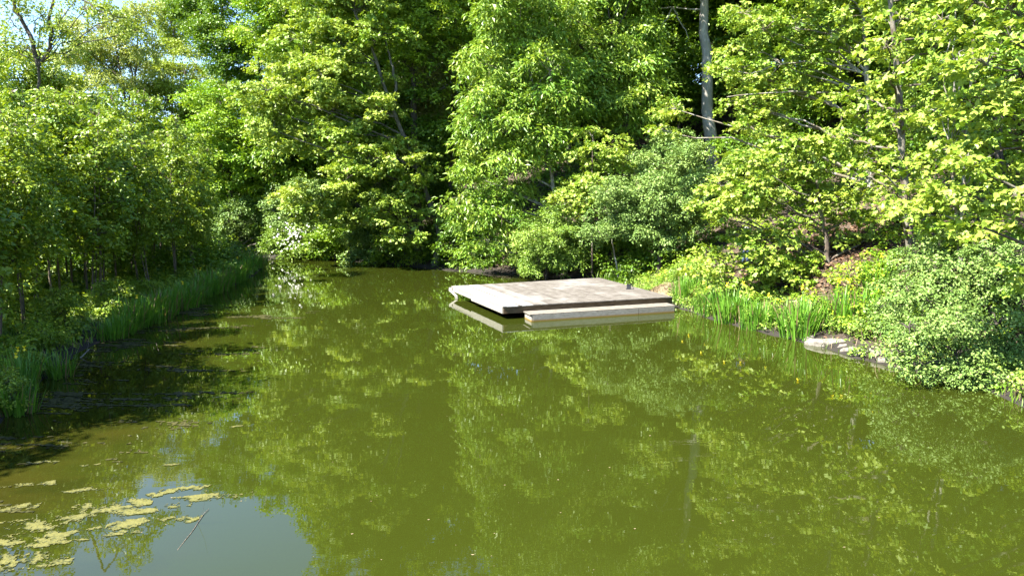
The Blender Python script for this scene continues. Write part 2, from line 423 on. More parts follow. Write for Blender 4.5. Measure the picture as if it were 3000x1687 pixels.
mb = MB(); xs = np.linspace(-60, 40, 51); ys = np.linspace(-40, 70, 56); X2, Y2 = np.meshgrid(xs, ys)
i = (np.arange(55)[:, None]*51+np.arange(50)[None]).ravel()
mb.add(np.stack([X2.ravel(), Y2.ravel(), 0*X2.ravel()], 1), np.stack([i, i+1, i+52, i+51], 1))
tag(link('water', mb.mesh('water', True), m), kind='structure')

# ------------------------------------------------------------------ deck and step
def wood_mat(name, a, b, c, along=(1, 14, 14), stain=None):
    m, n, p = node_mat(name)
    f = noise(n, 3, 6, along, .7)
    col = ramp(n, f, [(.3, a), (.5, b), (.72, c)])
    col = mixrgb(n, attr(n, 'tint'), mixrgb(n, .55, col, (.26, .23, .20), 'MULTIPLY'), col)
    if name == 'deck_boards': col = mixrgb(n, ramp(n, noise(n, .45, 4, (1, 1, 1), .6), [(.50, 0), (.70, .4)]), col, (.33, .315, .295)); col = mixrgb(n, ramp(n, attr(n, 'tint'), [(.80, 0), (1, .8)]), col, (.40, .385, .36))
    if stain:
        tcx = n.nodes.new('ShaderNodeTexCoord'); sp = n.nodes.new('ShaderNodeSeparateXYZ'); n.links.new(tcx.outputs['Object'], sp.inputs[0])
        k = ramp(n, sp.outputs[2], [(stain[1], 1), (stain[2], 0)]); col = mixrgb(n, k, col, stain[0])
    n.links.new(col, p.inputs['Base Color']); p.inputs['Roughness'].default_value = .75; p.inputs['Specular IOR Level'].default_value = .25
    bump(n, p, f, .3, .006); return m
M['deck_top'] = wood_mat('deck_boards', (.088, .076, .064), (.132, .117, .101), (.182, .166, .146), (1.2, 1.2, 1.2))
M['deck_pale'] = wood_mat('deck_pale_board', (.17, .155, .125), (.25, .235, .20), (.33, .315, .275), (2, 2, 9))
M['deck_brown'] = wood_mat('deck_brown_board', (.05, .03, .015), (.105, .068, .036), (.19, .135, .08), (1, 1, 8))
M['step_face'] = wood_mat('step_face_boards', (.18, .163, .135), (.26, .24, .205), (.33, .31, .27), (2, 2, 6), ((.20, .12, .03), .015, .075))
M['step_wood'] = wood_mat('step_boards', (.11, .096, .076), (.165, .148, .122), (.225, .205, .175), (2, 2, 6), ((.20, .12, .03), .015, .075))
ZT = .466
A_, B_, Cc, D_ = [onz(x, y, ZT) for x, y in ((1322, 838.2), (1472.4, 897.2), (1970, 869), (1756.5, 813.4))]
org = B_.copy(); org[2] = 0
def dk(s, t, z):                             # deck coordinates: s along the front edge, t from front to back
    p = (B_*(1-s)+Cc*s)*(1-t)+(A_*(1-s)+D_*s)*t; return np.array([p[0], p[1], z])-org
deck = empty('wooden_deck', org, 'broad weathered grey plank deck standing low over the pond', 'deck')
Wd = np.linalg.norm(Cc-B_); Ld = np.linalg.norm(A_-B_)
bd = MB(); NP = 48
for i in range(NP):
    g = .0058/Wd; s0, s1 = i/NP+g, (i+1)/NP-g
    dz = rng.uniform(-.003, .003); t0 = -.035/Ld+rng.uniform(-.0012, .0005); t1 = 1+rng.uniform(-.003, .004)
    k = [(s0, t0), (s1, t0), (s1, t1), (s0, t1)]
    # several lengths per plank so that it can cup a little
    bd.box([dk(s, t, ZT-.034+dz) for s, t in k]+[dk(s, t, ZT+dz) for s, t in k], np.clip(rng.normal(.62, .13)+(.36 if i < 8 else .2 if i < 12 else 0), 0, 1 if i < 13 else .8))  # first planks paler: bleached wood, with left-end glare put into the tint
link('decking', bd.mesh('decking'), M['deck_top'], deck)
def board(s0, t0, s1, t1, th_s, th_t, z0, z1, mat, name, parent, f=dk, tint=.8):
    mbx = MB(); k = [(s0, t0), (s1, t1), (s1+th_s, t1+th_t), (s0+th_s, t0+th_t)]
    mbx.box([f(s, t, z0) for s, t in k]+[f(s, t, z1) for s, t in k], tint)
    return link(name, mbx.mesh(name), mat, parent)
board(.006, .0, 1.0, .0, 0, .045/Ld, .20, ZT-.037, M['deck_brown'], 'front_board', deck)
board(.0, .004, .0, .56, .045/Wd, 0, .205, ZT-.037, M['deck_pale'], 'side_board', deck)
board(.002, .565, .002, .985, .045/Wd, 0, .26, ZT-.037, M['deck_pale'], 'side_board', deck)
board(.0, 1-.05/Ld, 1.0, 1-.05/Ld, 0, .045/Ld, .21, ZT-.037, M['deck_brown'], 'back_board', deck)
for t in (.25, .5, .75): board(.02, t, .99, t, 0, .05/Ld, .22, ZT-.037, M['deck_brown'], 'joist', deck)
for s in (.25, .5, .78, .96):
    for t in (.12, .82):
        mbx = MB(); c = dk(s, t, 0); mbx.tube([c-UP*.7, c+UP*(ZT-.05)], .075, 8); link('post', mbx.mesh('post'), M['deck_brown'], deck)
mbx = MB()                                   # the pale bent leg under the far corner
P = [dk(-.006, .985, ZT-.045), dk(-.010, .975, .30), dk(.012, .925, .10), dk(.02, .91, -.4)]
for a, b in zip(P[:-1], P[1:]):
    e = np.array([.06, 0, 0]); q = np.array([.02, .03, 0])
    mbx.box([b-e-q, b+e-q, b+e+q, b-e+q, a-e-q, a+e-q, a+e+q, a-e+q], .9)
link('leg', mbx.mesh('leg'), M['deck_pale'], deck)

S4 = [onz(x, y, .25) for x, y in ((1556, 921), (1978, 895), (1945, 884.5), (1533, 909.8))]
so = S4[0].copy(); so[2] = 0
def st(s, t, z):
    p = (S4[0]*(1-s)+S4[1]*s)*(1-t)+(S4[3]*(1-s)+S4[2]*s)*t; return np.array([p[0], p[1], z])-so
step = empty('floating_step', so, 'long narrow pale plank step along the front edge of the deck', 'step')
for i in range(3):
    mbx = MB(); t0, t1 = i/3+.004, (i+1)/3-.004
    k = [(-.006, t0), (1.004, t0), (1.004, t1), (-.006, t1)]
    mbx.box([st(s, t, .215) for s, t in k]+[st(s, t, .25) for s, t in k], .75+.1*i)
    link('plank', mbx.mesh('plank'), M['step_wood'], step)
board(.012, -.006, .73, -.006, 0, .12, -.3, .213, M['step_face'], 'front_board', step, st, .85)
board(.733, -.006, .995, -.006, 0, .12, -.3, .213, M['step_face'], 'front_board', step, st, .7)
board(.004, .023, .004, .93, .007, 0, -.3, .213, M['step_face'], 'end_board', step, st, .9)
board(.02, .85, .99, .85, 0, .1, -.3, .213, M['step_wood'], 'back_board', step, st, .5)

# black bag with a strap on the deck
m, n, p = node_mat('black_cloth'); p.inputs['Base Color'].default_value = (.018, .019, .024, 1); p.inputs['Roughness'].default_value = .55
n.links.new(ramp(n, noise(n, 30, 3), [(.3, (.012, .013, .017)), (.7, (.035, .037, .045))]), p.inputs['Base Color']); M['black'] = m
bp = onz(1842, 847, ZT+.003); bag = empty('shoulder_bag', bp, 'small black upright bag with a strap near the landward corner of the deck', 'bag')
def rbox(name, lo, hi, mat, parent, bev=.015, taper=1.0):
    bm = bmesh.new(); bmesh.ops.create_cube(bm, size=1)
    for v in bm.verts:
        t = taper if v.co.z > 0 else 1
        v.co = Vector([(lo[k]+hi[k])/2+(hi[k]-lo[k])*v.co[k]*(t if k < 2 else 1) for k in range(3)])
    bmesh.ops.bevel(bm, geom=bm.edges[:], offset=bev, segments=2, affect='EDGES')
    me = bpy.data.meshes.new(name); bm.to_mesh(me); bm.free(); return link(name, me, mat, parent)
rbox('body', (-.085, -.06, 0), (.085, .06, .19), M['black'], bag, .018, .95)
rbox('lid', (-.089, -.064, .175), (.089, .064, .208), M['black'], bag, .012)
mbx = MB(); mbx.tube(bez(np.array([.08, 0, .18]), np.array([.16, -.01, .17]), np.array([.20, -.02, .012]), 8), .010, 6); mbx.tube([(.20, -.02, .012), (.12, -.04, .010), (.07, -.05, .012)], .010, 6)
link('strap', mbx.mesh('strap', True), M['black'], bag)
rbox('side_pocket', (-.118, -.05, .0), (-.083, .04, .03), M['black'], bag, .008)

# ------------------------------------------------------------------ stones, mound, brush, logs, mats
m, n, p = node_mat('pale_stone'); f = noise(n, 5, 8, rough=.7)
n.links.new(ramp(n, f, [(.3, (.05, .042, .03)), (.48, (.15, .135, .11)), (.68, (.26, .245, .21))]), p.inputs['Base Color']); p.inputs['Roughness'].default_value = .9; bump(n, p, f, .8, .03); M['stone'] = m
def slab(px, py, wx, wy, h, label, rz, seed, zc=.05):
    r = np.random.default_rng(seed); b = onz(px, py, .0)
    bm = bmesh.new(); k = 11; a = np.linspace(0, 2*np.pi, k, endpoint=False); rr = r.uniform(.75, 1.08, k)
    rings = []
    for z, sc2 in ((-.25, 1.0), (h*.55, 1.03), (h, .88)):
        rings.append([bm.verts.new((math.cos(t)*wx*q*sc2, math.sin(t)*wy*q*sc2, z+r.uniform(-.02, .02)+.03*math.cos(t))) for t, q in zip(a, rr)])
    for lo, hi in zip(rings[:-1], rings[1:]):
        for j in range(k): bm.faces.new((lo[j], lo[(j+1) % k], hi[(j+1) % k], hi[j]))
    c = bm.verts.new((0, 0, h+.015))
    for j in range(k): bm.faces.new((rings[-1][j], rings[-1][(j+1) % k], c))
    me = bpy.data.meshes.new('flat_stone'); bm.to_mesh(me); bm.free()
    o = link('flat_stone', me, M['stone']); o.location = (b[0], b[1], zc); o.rotation_euler = (0, 0, rz); tag(o, label, 'stone', 'flat stones at the right waterline')
slab(2424, 1013, .60, .27, .13, 'largest flat pale stone at the waterline, half in leaf shade', -.45, 1)
slab(2546, 1048, .36, .22, .13, 'square-edged pale stone at the waterline, next to the largest flat stone', -.35, 2)
slab(2604, 1064, .32, .17, .10, 'smallest buff stone at the waterline, nearest the overhanging shrub', -.3, 3)
slab(2466, 1026, .15, .11, .10, 'smallest round stone tucked against the largest flat stone', .2, 5)
slab(2516, 1043, .15, .10, .09, 'tiny stone in the water between the largest and the square-edged stone', .5, 6)
slab(2372, 1002, .17, .12, .10, 'lone stone at the foot of the thick dark iris clump', .3, 7)
slab(2488, 1034, .24, .14, .09, 'low dark-edged stone between the two bigger waterline stones', -.3, 4)

mc = onz(1960, 852, .4); mr = np.random.default_rng(5)
mound = empty('grass_mound', (mc[0], mc[1], g1(mc[0], mc[1])-.1), 'tan mound of dry cut grass at the landward corner of the deck', 'mound')
mb = MB(); U, V = np.meshgrid(np.linspace(0, 2*np.pi, 33), np.linspace(0, 1, 10)); 
rr = 1+.12*np.sin(3*U+1)+.08*np.sin(5*U)
PX = np.stack([np.cos(U)*V*1.0*rr, np.sin(U)*V*.75*rr, .62*(1-V**2.2)+.05*np.sin(7*U+9*V)*V], -1)
i = (np.arange(9)[:, None]*33+np.arange(32)[None]).ravel(); mb.add(PX.reshape(-1, 3), np.stack([i, i+33, i+34, i+1], 1), mr.uniform(.2, .7, len(i)))
link('heap', mb.mesh('heap', True), M['dry'], mound)
N0 = 2600; ui = mr.uniform(0, 6.28, N0); vi = mr.uniform(0, 1, N0)**.5
Pm = np.stack([np.cos(ui)*vi, np.sin(ui)*vi*.75, .62*(1-vi**2.2)+.01], 1); Nn = nrm(Pm*np.array([1, 1.5, .7])+UP*.5+mr.normal(0, .3, (N0, 3)))
mb = MB(); put_leaves(mb, Pm, Nn, nrm(mr.normal(size=(N0, 3))*np.array([1, 1, .5])+Pm*.6-UP*.3), mr.uniform(.10, .28, N0), NEEDLE*np.array([1, .6, 1]), mr.uniform(0, 1, N0))
link('straw', mb.mesh('straw'), M['dry'], mound)

def sticks(name, label, cat, px, py, sx, sy, sz, num, rad, mat, seed, ln):
    r = np.random.default_rng(seed); c = onz(px, py, .1); mb = MB()
    for k in range(num):
        p = r.normal(size=3)*np.array([sx, sy, 0])*.5+UP*abs(r.normal())*sz*.5
        d = nrm(np.array([r.normal()*1.0-.6, r.normal()*.5, r.normal()*.28])); l = ln*r.uniform(.4, 1.2)
        q = rad*r.uniform(.4, 1.3)
        mb.tube(wob([p-d*l*.5, p-d*l*.15, p+d*l*.2, p+d*l*.5+UP*-.05], r, .07*l/2), [q, q*.9, q*.7, q*.3], 5, r.uniform(0, 1))
    o = link(name, mb.mesh(name, True), M[mat]); o.location = c; return tag(o, label, cat)
sticks('brush_pile', 'heap of bare fallen branches in the water below the far shrubs', 'branches', 738, 744, 2.6, 1.0, .9, 60, .04, 'bark_pale', 31, 2.4)
sticks('driftwood', 'thin dead twigs caught at the water edge beside the round bush', 'branches', 1520, 800, .8, .4, .5, 16, .016, 'bark_pale', 32, 1.0)
def log(name, label, pts, r0, r1, mat, seed):
    r = np.random.default_rng(seed); P = np.array([onz(a, b, c) for a, b, c in pts]); b = P.mean(0); mb = MB()
    mb.tube(wob(resample(P, 9)-b, r, r0*.35), np.linspace(r0, r1, 9), 8); 
    q = resample(P, 9)[5]-b; mb.tube([q, q+np.array([.1, -.05, .18]), q+np.array([.15, -.1, .33])], [r1*.6, r1*.4, r1*.2], 5)
    o = link(name, mb.mesh(name, True), M[mat]); o.location = b; tag(o, label, 'log')
log('fallen_log', 'dark log lying along the shaded left waterline in front of the iris', [(210, 1008, .04), (255, 1000, .06), (300, 984, .05)], .055, .03, 'bark_dark', 41)
log('fallen_branch', 'short grey branch at the left waterline further along than the dark log', [(340, 962, .05), (370, 955, .12), (395, 945, .18)], .035, .015, 'bark_grey', 42)
log('sunken_branch', 'thin pale forked branch floating in the sky reflection near the algae', [(520, 1610, 0), (560, 1560, .005), (600, 1500, .01), (612, 1490, .01)], .004, .003, 'bark_sap', 43)
log('snag', 'pale bare twig standing out of the water before the shaded left bank', [(235, 1048, .0), (250, 1035, .1), (262, 1022, .2)], .02, .008, 'bark_grey', 44)

def mat_patch(px, py, w_, h_, seed, thr=.0, cell=.016, tilt=0.0):
    """irregular floating patch: cells of a fine grid kept where a noise is high, bumpy on top"""
    r = np.random.default_rng(seed); nx = int(2*w_/cell)+1; ny = int(2*h_/cell)+1
    xs = np.linspace(-w_, w_, nx); ys = np.linspace(-h_, h_, ny); X, Y = np.meshgrid(xs, ys)
    f = np.zeros_like(X)
    for k in range(34):
        fr = 4.5*1.155**k; th = r.uniform(0, 6.28); f += np.sin(fr*(X*math.cos(th)+1.6*Y*math.sin(th))+r.uniform(0, 6.28))/(1+.06*k)
    f = f/3.8; e2 = (X/w_)**2+(Y/h_)**2; f = f-e2*.7; thr = np.quantile(f[e2 < 1], .58)
    H = .003+.004*np.clip(f-thr, 0, 1)+r.uniform(0, .0055, X.shape)
    i = (np.arange(ny-1)[:, None]*nx+np.arange(nx-1)[None])
    fm = (f[:-1, :-1]+f[1:, 1:]+f[1:, :-1]+f[:-1, 1:])/4; keep = (fm > thr) & (r.random(fm.shape) < .5+2.2*(fm-thr)) | (fm > thr-.22) & (r.random(fm.shape) < .10)
    i = i[keep]
    Xr = X*math.cos(tilt)-Y*math.sin(tilt); Yr = X*math.sin(tilt)+Y*math.cos(tilt)
    V = np.stack([Xr+r.uniform(-.3, .3, X.shape)*cell, Yr+r.uniform(-.3, .3, X.shape)*cell, H], -1).reshape(-1, 3)
    Fc = np.stack([i, i+1, i+nx+1, i+nx], 1); used = np.unique(Fc); mp = np.zeros(len(V), int); mp[used] = np.arange(len(used))
    mb = MB(); mb.add(V[used], mp[Fc], np.clip((f[:-1, :-1][keep]-thr)*1.5+r.normal(.25, .25, len(Fc)), 0, 1)); me = mb.mesh('algae_mat')
    o = link('algae_mat', me, M['algae']); b = onz(px, py, 0); o.location = (b[0], b[1], 0); return o
for a in [(600, 1458, .62, .13, 'long tapering algae mat reaching furthest out over the sky reflection'), (500, 1440, .55, .14, 'algae mat just behind the long tapering one, ending in a ragged tip'),
          (430, 1490, .55, .15, 'broad algae mat left of the long tapering one'), (470, 1525, .62, .16, 'nearest broad algae mat on the edge of the sky reflection'),
          (330, 1478, .50, .14, 'mottled algae mat between the ragged band and the broad mat'), (250, 1435, .32, .10, 'lone algae mat floating above the ragged mats'),
          (265, 1500, .55, .16, 'ragged algae band leading to the corner mats'), (130, 1535, .42, .22, 'upright ragged algae mat left of the algae band'),
          (60, 1580, .60, .20, 'spread-out algae mat near the corner with holes in it'), (25, 1640, .42, .20, 'bright algae mat filling the near corner of the picture'),
          (180, 1590, .48, .09, 'narrow slanting algae strip near the corner'), (505, 1360, .26, .05, 'thin algae streak at the top of the sky reflection'),
          (140, 1352, .30, .07, 'small brownish algae mat on the dark water near the left edge'), (265, 1362, .20, .04, 'thin algae streak on dark water right of the small brownish mat'),
          (690, 1250, .18, .05, 'small lone algae patch out on the green reflection'), (645, 1163, .16, .05, 'small far algae patch on the green water beyond all other mats'), (40, 1528, .22, .05, 'small algae strip at the left edge above the spread-out mat'),
          (275, 1548, .16, .05, 'tiny algae island in front of the algae band'), (15, 1490, .40, .12, 'brownish algae mat at the left edge behind the corner mats'), (95, 1655, .40, .10, 'algae mat at the bottom edge beside the bright corner mat'), (350, 1560, .30, .07, 'small algae strip between the broad mat and the algae island'), (90, 1420, .40, .09, 'dull algae streak on the dark shallows at the left edge')]:
    o = mat_patch(a[0], a[1], a[2], a[3], int(a[0]*3+a[1]), tilt=.28); tag(o, a[4], 'algae', 'floating algae mats')
# scum and bits of leaf on the shaded shallows
r = np.random.default_rng(9); xs = np.arange(-14, -5.5, .035); ys = np.arange(8.5, 27, .05); X, Y = np.meshgrid(xs, ys)
f = np.zeros_like(X)
for k in range(40):
    fr = 1.2*1.12**k; th = r.normal(0, .9); f += np.sin(fr*(.7*X*math.cos(th+1.57)+1.4*Y*math.sin(th+1.57))+r.uniform(0, 6.28))/(1+.05*k)
f = f/4.2; sd_ = -sdist(np.stack([X.ravel(), Y.ravel()], 1)).reshape(X.shape)
thr = .30+.30*np.clip(sd_-.8, 0, 9)+1.5*(sd_ < .04)
keep = (f[:-1, :-1] > thr[:-1, :-1]); nx = len(xs); i = (np.arange(len(ys)-1)[:, None]*nx+np.arange(nx-1)[None])[keep]
V = np.stack([X+r.uniform(-.012, .012, X.shape), Y+r.uniform(-.018, .018, X.shape), .003+r.uniform(0, .008, X.shape)], -1).reshape(-1, 3)
Fc = np.stack([i, i+1, i+nx+1, i+nx], 1); used = np.unique(Fc); mp = np.zeros(len(V), int); mp[used] = np.arange(len(used))
mb = MB(); mb.add(V[used], mp[Fc], np.clip(r.normal(.4, .35, len(Fc)), 0, 1))
tag(link('pond_scum', mb.mesh('pond_scum'), M['scum']), 'brown scum and leaf bits floating on the shaded shallows by the left bank', 'scum', kind='stuff')
mb = MB()
for k in range(90):
    b = onz(r.uniform(400, 2900), r.uniform(900, 1680), 0)
    if sdist(b[None, :2])[0] > -.3: continue
    a = np.linspace(0, 6.283, 5, endpoint=False)+r.uniform(0, 6); q = r.uniform(.3, 1, 5)*r.uniform(.005, .016)
    mb.add(np.stack([b[0]+np.cos(a)*q*1.5, b[1]+np.sin(a)*q, np.full(5, .004)], 1), np.arange(5)[None], r.uniform(0, 1))
tag(link('floating_petals', mb.mesh('floating_petals'), M['dry']), 'scattered petals and leaf flecks drifting on the open water', 'petals', kind='stuff')

# ------------------------------------------------------------------ iris, grass, undergrowth
def blade_strip(mb, base, H, W_, az, lean, curl, tint, roll=None):
    """n blades as strips of three faces ending in a point"""
    n = len(H); o = np.stack([np.cos(az), np.sin(az), 0*az], 1); ro = az+1.57 if roll is None else roll
    sd_ = np.stack([np.cos(ro), np.sin(ro), 0*az], 1)
    rows = []
    for t, wd in ((0, .8), (.4, 1), (.75, .75), (1, .05)):
        c = base+o*(lean*H*t+curl*H*t**3)[:, None]+UP*(H*(t-.35*np.abs(curl)*t**3))[:, None]
        rows += [c-sd_*(W_*wd*.5)[:, None], c+sd_*(W_*wd*.5)[:, None]]
    V = np.stack(rows, 1).reshape(-1, 3); i = np.arange(n)*8
    Fc = np.concatenate([np.stack([i+k, i+k+1, i+k+3, i+k+2], 1) for k in (0, 2, 4)])
    mb.add(V, Fc, np.tile(np.clip(tint, 0, 1), 3))

def iris_meshes(seed, nb, R, Hm, nf):
    r = np.random.default_rng(seed); mb = MB()
    a = r.uniform(0, 6.283, nb); q = R*r.uniform(0, 1, nb)**.6
    base = np.stack([np.cos(a)*q, np.sin(a)*q*.7, np.full(nb, -.08)], 1)
    az = a+r.normal(0, .8, nb)
    blade_strip(mb, base, Hm*r.uniform(.6, 1.1, nb), r.uniform(.022, .04, nb), az, r.uniform(.02, .22, nb)+.15*q/R, np.where(r.random(nb) < .2, r.uniform(.2, .6, nb), r.uniform(0, .12, nb)), np.where(r.random(nb) < .09, 1.0, np.clip(r.normal(.45, .22, nb), 0, .9)))
    fl = []
    for k in range(nf):
        fb = MB(); c = np.array([r.normal(0, R*.5), r.normal(0, R*.35), Hm*r.uniform(.75, 1.08)])
        mb.tube([c*np.array([1, 1, 0]), c], [.006, .005], 4)
        for j in range(6):
            th = j*1.047+r.uniform(-.2, .2); out = np.array([[math.cos(th), math.sin(th), 1.1 if j % 2 else -.7]])
            put_leaves(fb, c[None], nrm(np.array([[math.cos(th)*.8, math.sin(th)*.8, .5]])), out, np.array([r.uniform(.06, .085)]), OVAL*np.array([1, 1.3, 1]), np.array([r.uniform(0, 1)]))
        fl.append(fb.mesh('flower'))
    return mb.mesh('leaves'), fl
IRIS = [iris_meshes(1, 105, .42, .95, 1), iris_meshes(2, 85, .36, 1.0, 1), iris_meshes(3, 115, .46, .88, 0), iris_meshes(4, 90, .40, .95, 3), iris_meshes(5, 75, .34, .80, 0)]
def iris(px, py, v, s, label, group, back=0.0):
    b = onz(px, py, .05); x, y = b[0], b[1]+back; z = max(g1(x, y), -.05)
    root = empty('iris_clump', (x, y, z), label, 'iris', group, random.uniform(0, 6.28), s)
    lf, fl = IRIS[v]
    for nm, me_, mt in [('leaves', lf, 'blade')]+[('flower', q, 'yellow') for q in fl]:
        if not me_.materials: me_.materials.append(M[mt])
        link(nm, me_, None, root)
random.seed(3)
RG = 'iris clumps along the right waterline'
for px, py, v, s, bk, lab in [
    (2003, 893, 1, 1.15, .3, 'iris clump touching the landward end of the plank step'), (2040, 884, 0, 1.1, .7, 'iris clump behind the one at the end of the plank step'),
    (2052, 915, 4, .8, .2, 'low pale iris tuft leaning over the water just past the step'), (2085, 925, 3, 1.05, .35, 'iris clump with a cluster of yellow blooms, third from the step'),
    (2135, 943, 0, 1.15, .3, 'bright upright iris clump right of the clustered yellow blooms'), (2170, 948, 1, 1.05, .6, 'iris clump under the low bough of big pale leaves'),
    (2215, 962, 2, 1.0, .25, 'darker iris clump under the tip of the low bough'), (2250, 968, 1, .9, .5, 'iris clump half in shade left of the thick dark clump'),
    (2335, 988, 2, 1.25, .15, 'thick dark green iris clump standing in the water beside the largest stone'), (2372, 985, 0, 1.15, .7, 'right half of the thick dark iris growth beside the largest stone'),
    (2490, 1000, 1, 1.15, 1.3, 'leaning dark iris clump behind the largest flat stone'), (2545, 1005, 3, 1.1, 1.6, 'iris clump with a big yellow bloom in front of the grey green shrub'),
    (2590, 985, 1, 1.05, 1.2, 'iris clump with pale blades partly hidden by the grey green shrub')]:
    iris(px, py, v, s*1.1, lab, RG, bk*.5)
LG = 'dark iris clumps along the left waterline'
pts = [(752, 783), (738, 790), (722, 797), (708, 806), (695, 822), (676, 830), (655, 842), (632, 852), (610, 862), (586, 872), (560, 888), (535, 902), (505, 912), (478, 925), (450, 938), (420, 950), (390, 962), (360, 970), (330, 985), (300, 998)]
for k, (px, py) in enumerate(pts):
    lab = ('iris clump at the very tip of the shaded left bank' if k == 0 else 'dark iris clump nearest the camera in the row on the left bank' if k == len(pts)-1 else 'dark iris clump in the shaded row along the left bank')
    iris(px, py, [2, 2, 1, 2, 0, 2, 4][k % 7], 1.15 if k < 10 else 1.0, lab, LG, .5)
    if 0 < k < len(pts)-1: iris(px-22, py-4, [2, 4, 2][k % 3], 1.15, lab, LG, 1.3)
for px, py, s, lab in [(152, 1105, .85, 'small iris tuft on the near left bank beside the bare mud'), (45, 1150, .95, 'iris tuft with a yellow bloom at the left edge of the picture'), (15, 1215, .9, 'lowest iris tuft at the left edge of the picture')]:
    iris(px, py, 3 if 'bloom' in lab else 2, s, lab, 'iris tufts on the near left bank', .25)
iris(1885, 815, 1, 1.0, 'tall iris blades beside the thin leaning trunk behind the deck', None, .6)

def scatter_grass(name, label, cat, pts_fn, num, H, W_, mat, seed):
    r = np.random.default_rng(seed); P = pts_fn(r, num); n = len(P); mb = MB()
    az = r.uniform(0, 6.283, n); h = H*r.uniform(.4, 1.3, n)
    cl = .5+.25*np.sin(P[:, 0]*2.1)+.25*np.sin(P[:, 1]*1.7+P[:, 0])
    blade_strip(mb, P, h*(.6+.6*cl), W_*r.uniform(.6, 1.3, n), az, r.uniform(.05, .5, n), r.uniform(0, .5, n), r.normal(.45, .25, n))
    return tag(link(name, mb.mesh(name), M[mat]), label, cat, kind='stuff')
def region(poly_px, z=.3):
    Q = np.array([onz(a, b, z)[:2] for a, b in poly_px])
    def inside(P):
        c = np.zeros(len(P), bool)
        for a, b in zip(Q, np.roll(Q, -1, 0)):
            cnd = (a[1] > P[:, 1]) != (b[1] > P[:, 1]); c ^= cnd & (P[:, 0] < a[0]+(P[:, 1]-a[1])/(b[1]-a[1]+1e-9)*(b[0]-a[0]))
        return c
    return Q, inside
def pts_in(x0, x1, y0, y1, smin, smax, extra=None):
    def fn(r, num):
        P = np.stack([r.uniform(x0, x1, num*4), r.uniform(y0, y1, num*4)], 1); s = sdist(P)
        k = (s > smin) & (s < smax)
        if extra is not None: k &= extra(P)
        P = P[k][:num]; return np.column_stack([P, gz(P[:, 0], P[:, 1])-.02])
    return fn
STONES = [onz(*p)[:2] for p in ((2428, 1010), (2548, 1041), (2600, 1056), (2492, 1029), (2380, 1000))]
def off_stones(P): return np.min([np.hypot(P[:, 0]-a, P[:, 1]-b) for a, b in STONES], axis=0) > .42
scatter_grass('bank_grass', 'long grass and weeds on the shaded left bank between the iris and the saplings', 'grass', pts_in(-30, -8, 8, 46, .1, 9), 26000, .34, .022, 'grass', 11)
scatter_grass('meadow_grass', 'sunlit bright grass behind the thin saplings on the left', 'grass', pts_in(-42, -14, 40, 60, .4, 26), 16000, .45, .035, 'grass', 12)
scatter_grass('water_edge_grass', 'short grass tufts at the foot of the right bank', 'grass', pts_in(5, 16, 6, 34, .05, 1.6, off_stones), 7000, .26, .018, 'grass', 13)
scatter_grass('weedy_margin', 'ragged pale weeds and dead reed blades along the foot of the right bank', 'weeds', pts_in(5, 13, 12, 31, .1, 1.3, off_stones), 2300, .42, .016, 'dry', 15)
scatter_grass('tall_grass', 'patch of tall bright grass behind the far edge of the deck', 'grass', lambda r, k: (lambda P: np.column_stack([P, gz(P[:, 0], P[:, 1])]))(np.column_stack([r.normal(5.1, .5, k), r.normal(33.8, .35, k)])), 900, .75, .03, 'grass', 14)

def sprays_on_ground(name, label, cat, fn, num, sp, seed, hmax, leaf=1.0, rr=.35, kind='stuff'):
    r = np.random.default_rng(seed); P = fn(r, num); mb = MB(); q = SP[sp]; s = q['s']*leaf
    nl = 40; si = np.repeat(np.arange(len(P)), nl); hh = hmax*r.uniform(.2, 1, len(P))**1.3
    d = nrm(r.normal(size=(len(si), 3))+UP*.5)
    pos = P[si]+UP*(hh[si]*.7)[:, None]+d*(rr*np.sqrt(hh[si]/hmax))[:, None]*r.uniform(.4, 1.1, len(si))[:, None]*np.array([1, 1, .7])
    pos[:, 2] = np.maximum(pos[:, 2], P[si][:, 2]+.03)
    put_leaves(mb, pos, nrm(UP+d*.7+r.normal(0, .4, (len(si), 3))), nrm(d*np.array([1, 1, .2])+r.normal(0, .4, (len(si), 3))), s*r.uniform(.6, 1.25, len(si)), q['t'],
               .45+r.normal(0, .2, len(P))[si]+r.normal(0, .15, len(si)))
    return tag(link(name, mb.mesh(name), M[sp]), label, cat, kind=kind)
def not_patch(P):                            # keep the bare slope of dead leaves open
    c = onz(2390, 760, 1.6)[:2]; c2 = np.array([11.4, 25.2])
    e = ((P[:, 0]-c2[0])/1.6)**2+((P[:, 1]-c2[1])/2.2)**2
    return e > 1
sprays_on_ground('undergrowth', 'low leafy undergrowth covering the right bank under the trees', 'undergrowth', pts_in(4, 34, 8, 46, .9, 20, not_patch), 2600, 'maple', 21, .9, .85)
sprays_on_ground('margin_plants', 'leafy weeds between the iris clumps on the right bank', 'weeds', pts_in(5, 16, 10, 32, .12, 1.8, off_stones), 1100, 'shrub', 26, .6, 1.0, .3)
sprays_on_ground('sunlit_thicket', 'sunlit light green thicket on the flat ground behind the saplings', 'undergrowth', pts_in(-44, -19, 43, 60, 1.2, 24), 1300, 'lime', 27, 2.2, 1.2, .7)
sprays_on_ground('ground_cover', 'weeds and seedlings under the thin saplings on the left bank', 'undergrowth', pts_in(-34, -9, 10, 42, .5, 14), 1500, 'grove', 22, .55, .8)
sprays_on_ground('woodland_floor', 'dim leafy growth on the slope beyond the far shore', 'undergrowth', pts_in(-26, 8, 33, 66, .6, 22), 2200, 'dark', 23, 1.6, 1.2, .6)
def litter_pts(r, num):
    P = np.column_stack([r.normal(11.6, 1.9, num), r.normal(25.5, 2.5, num)]); P = P[sdist(P) > .5]; return np.column_stack([P, gz(P[:, 0], P[:, 1])+.02])
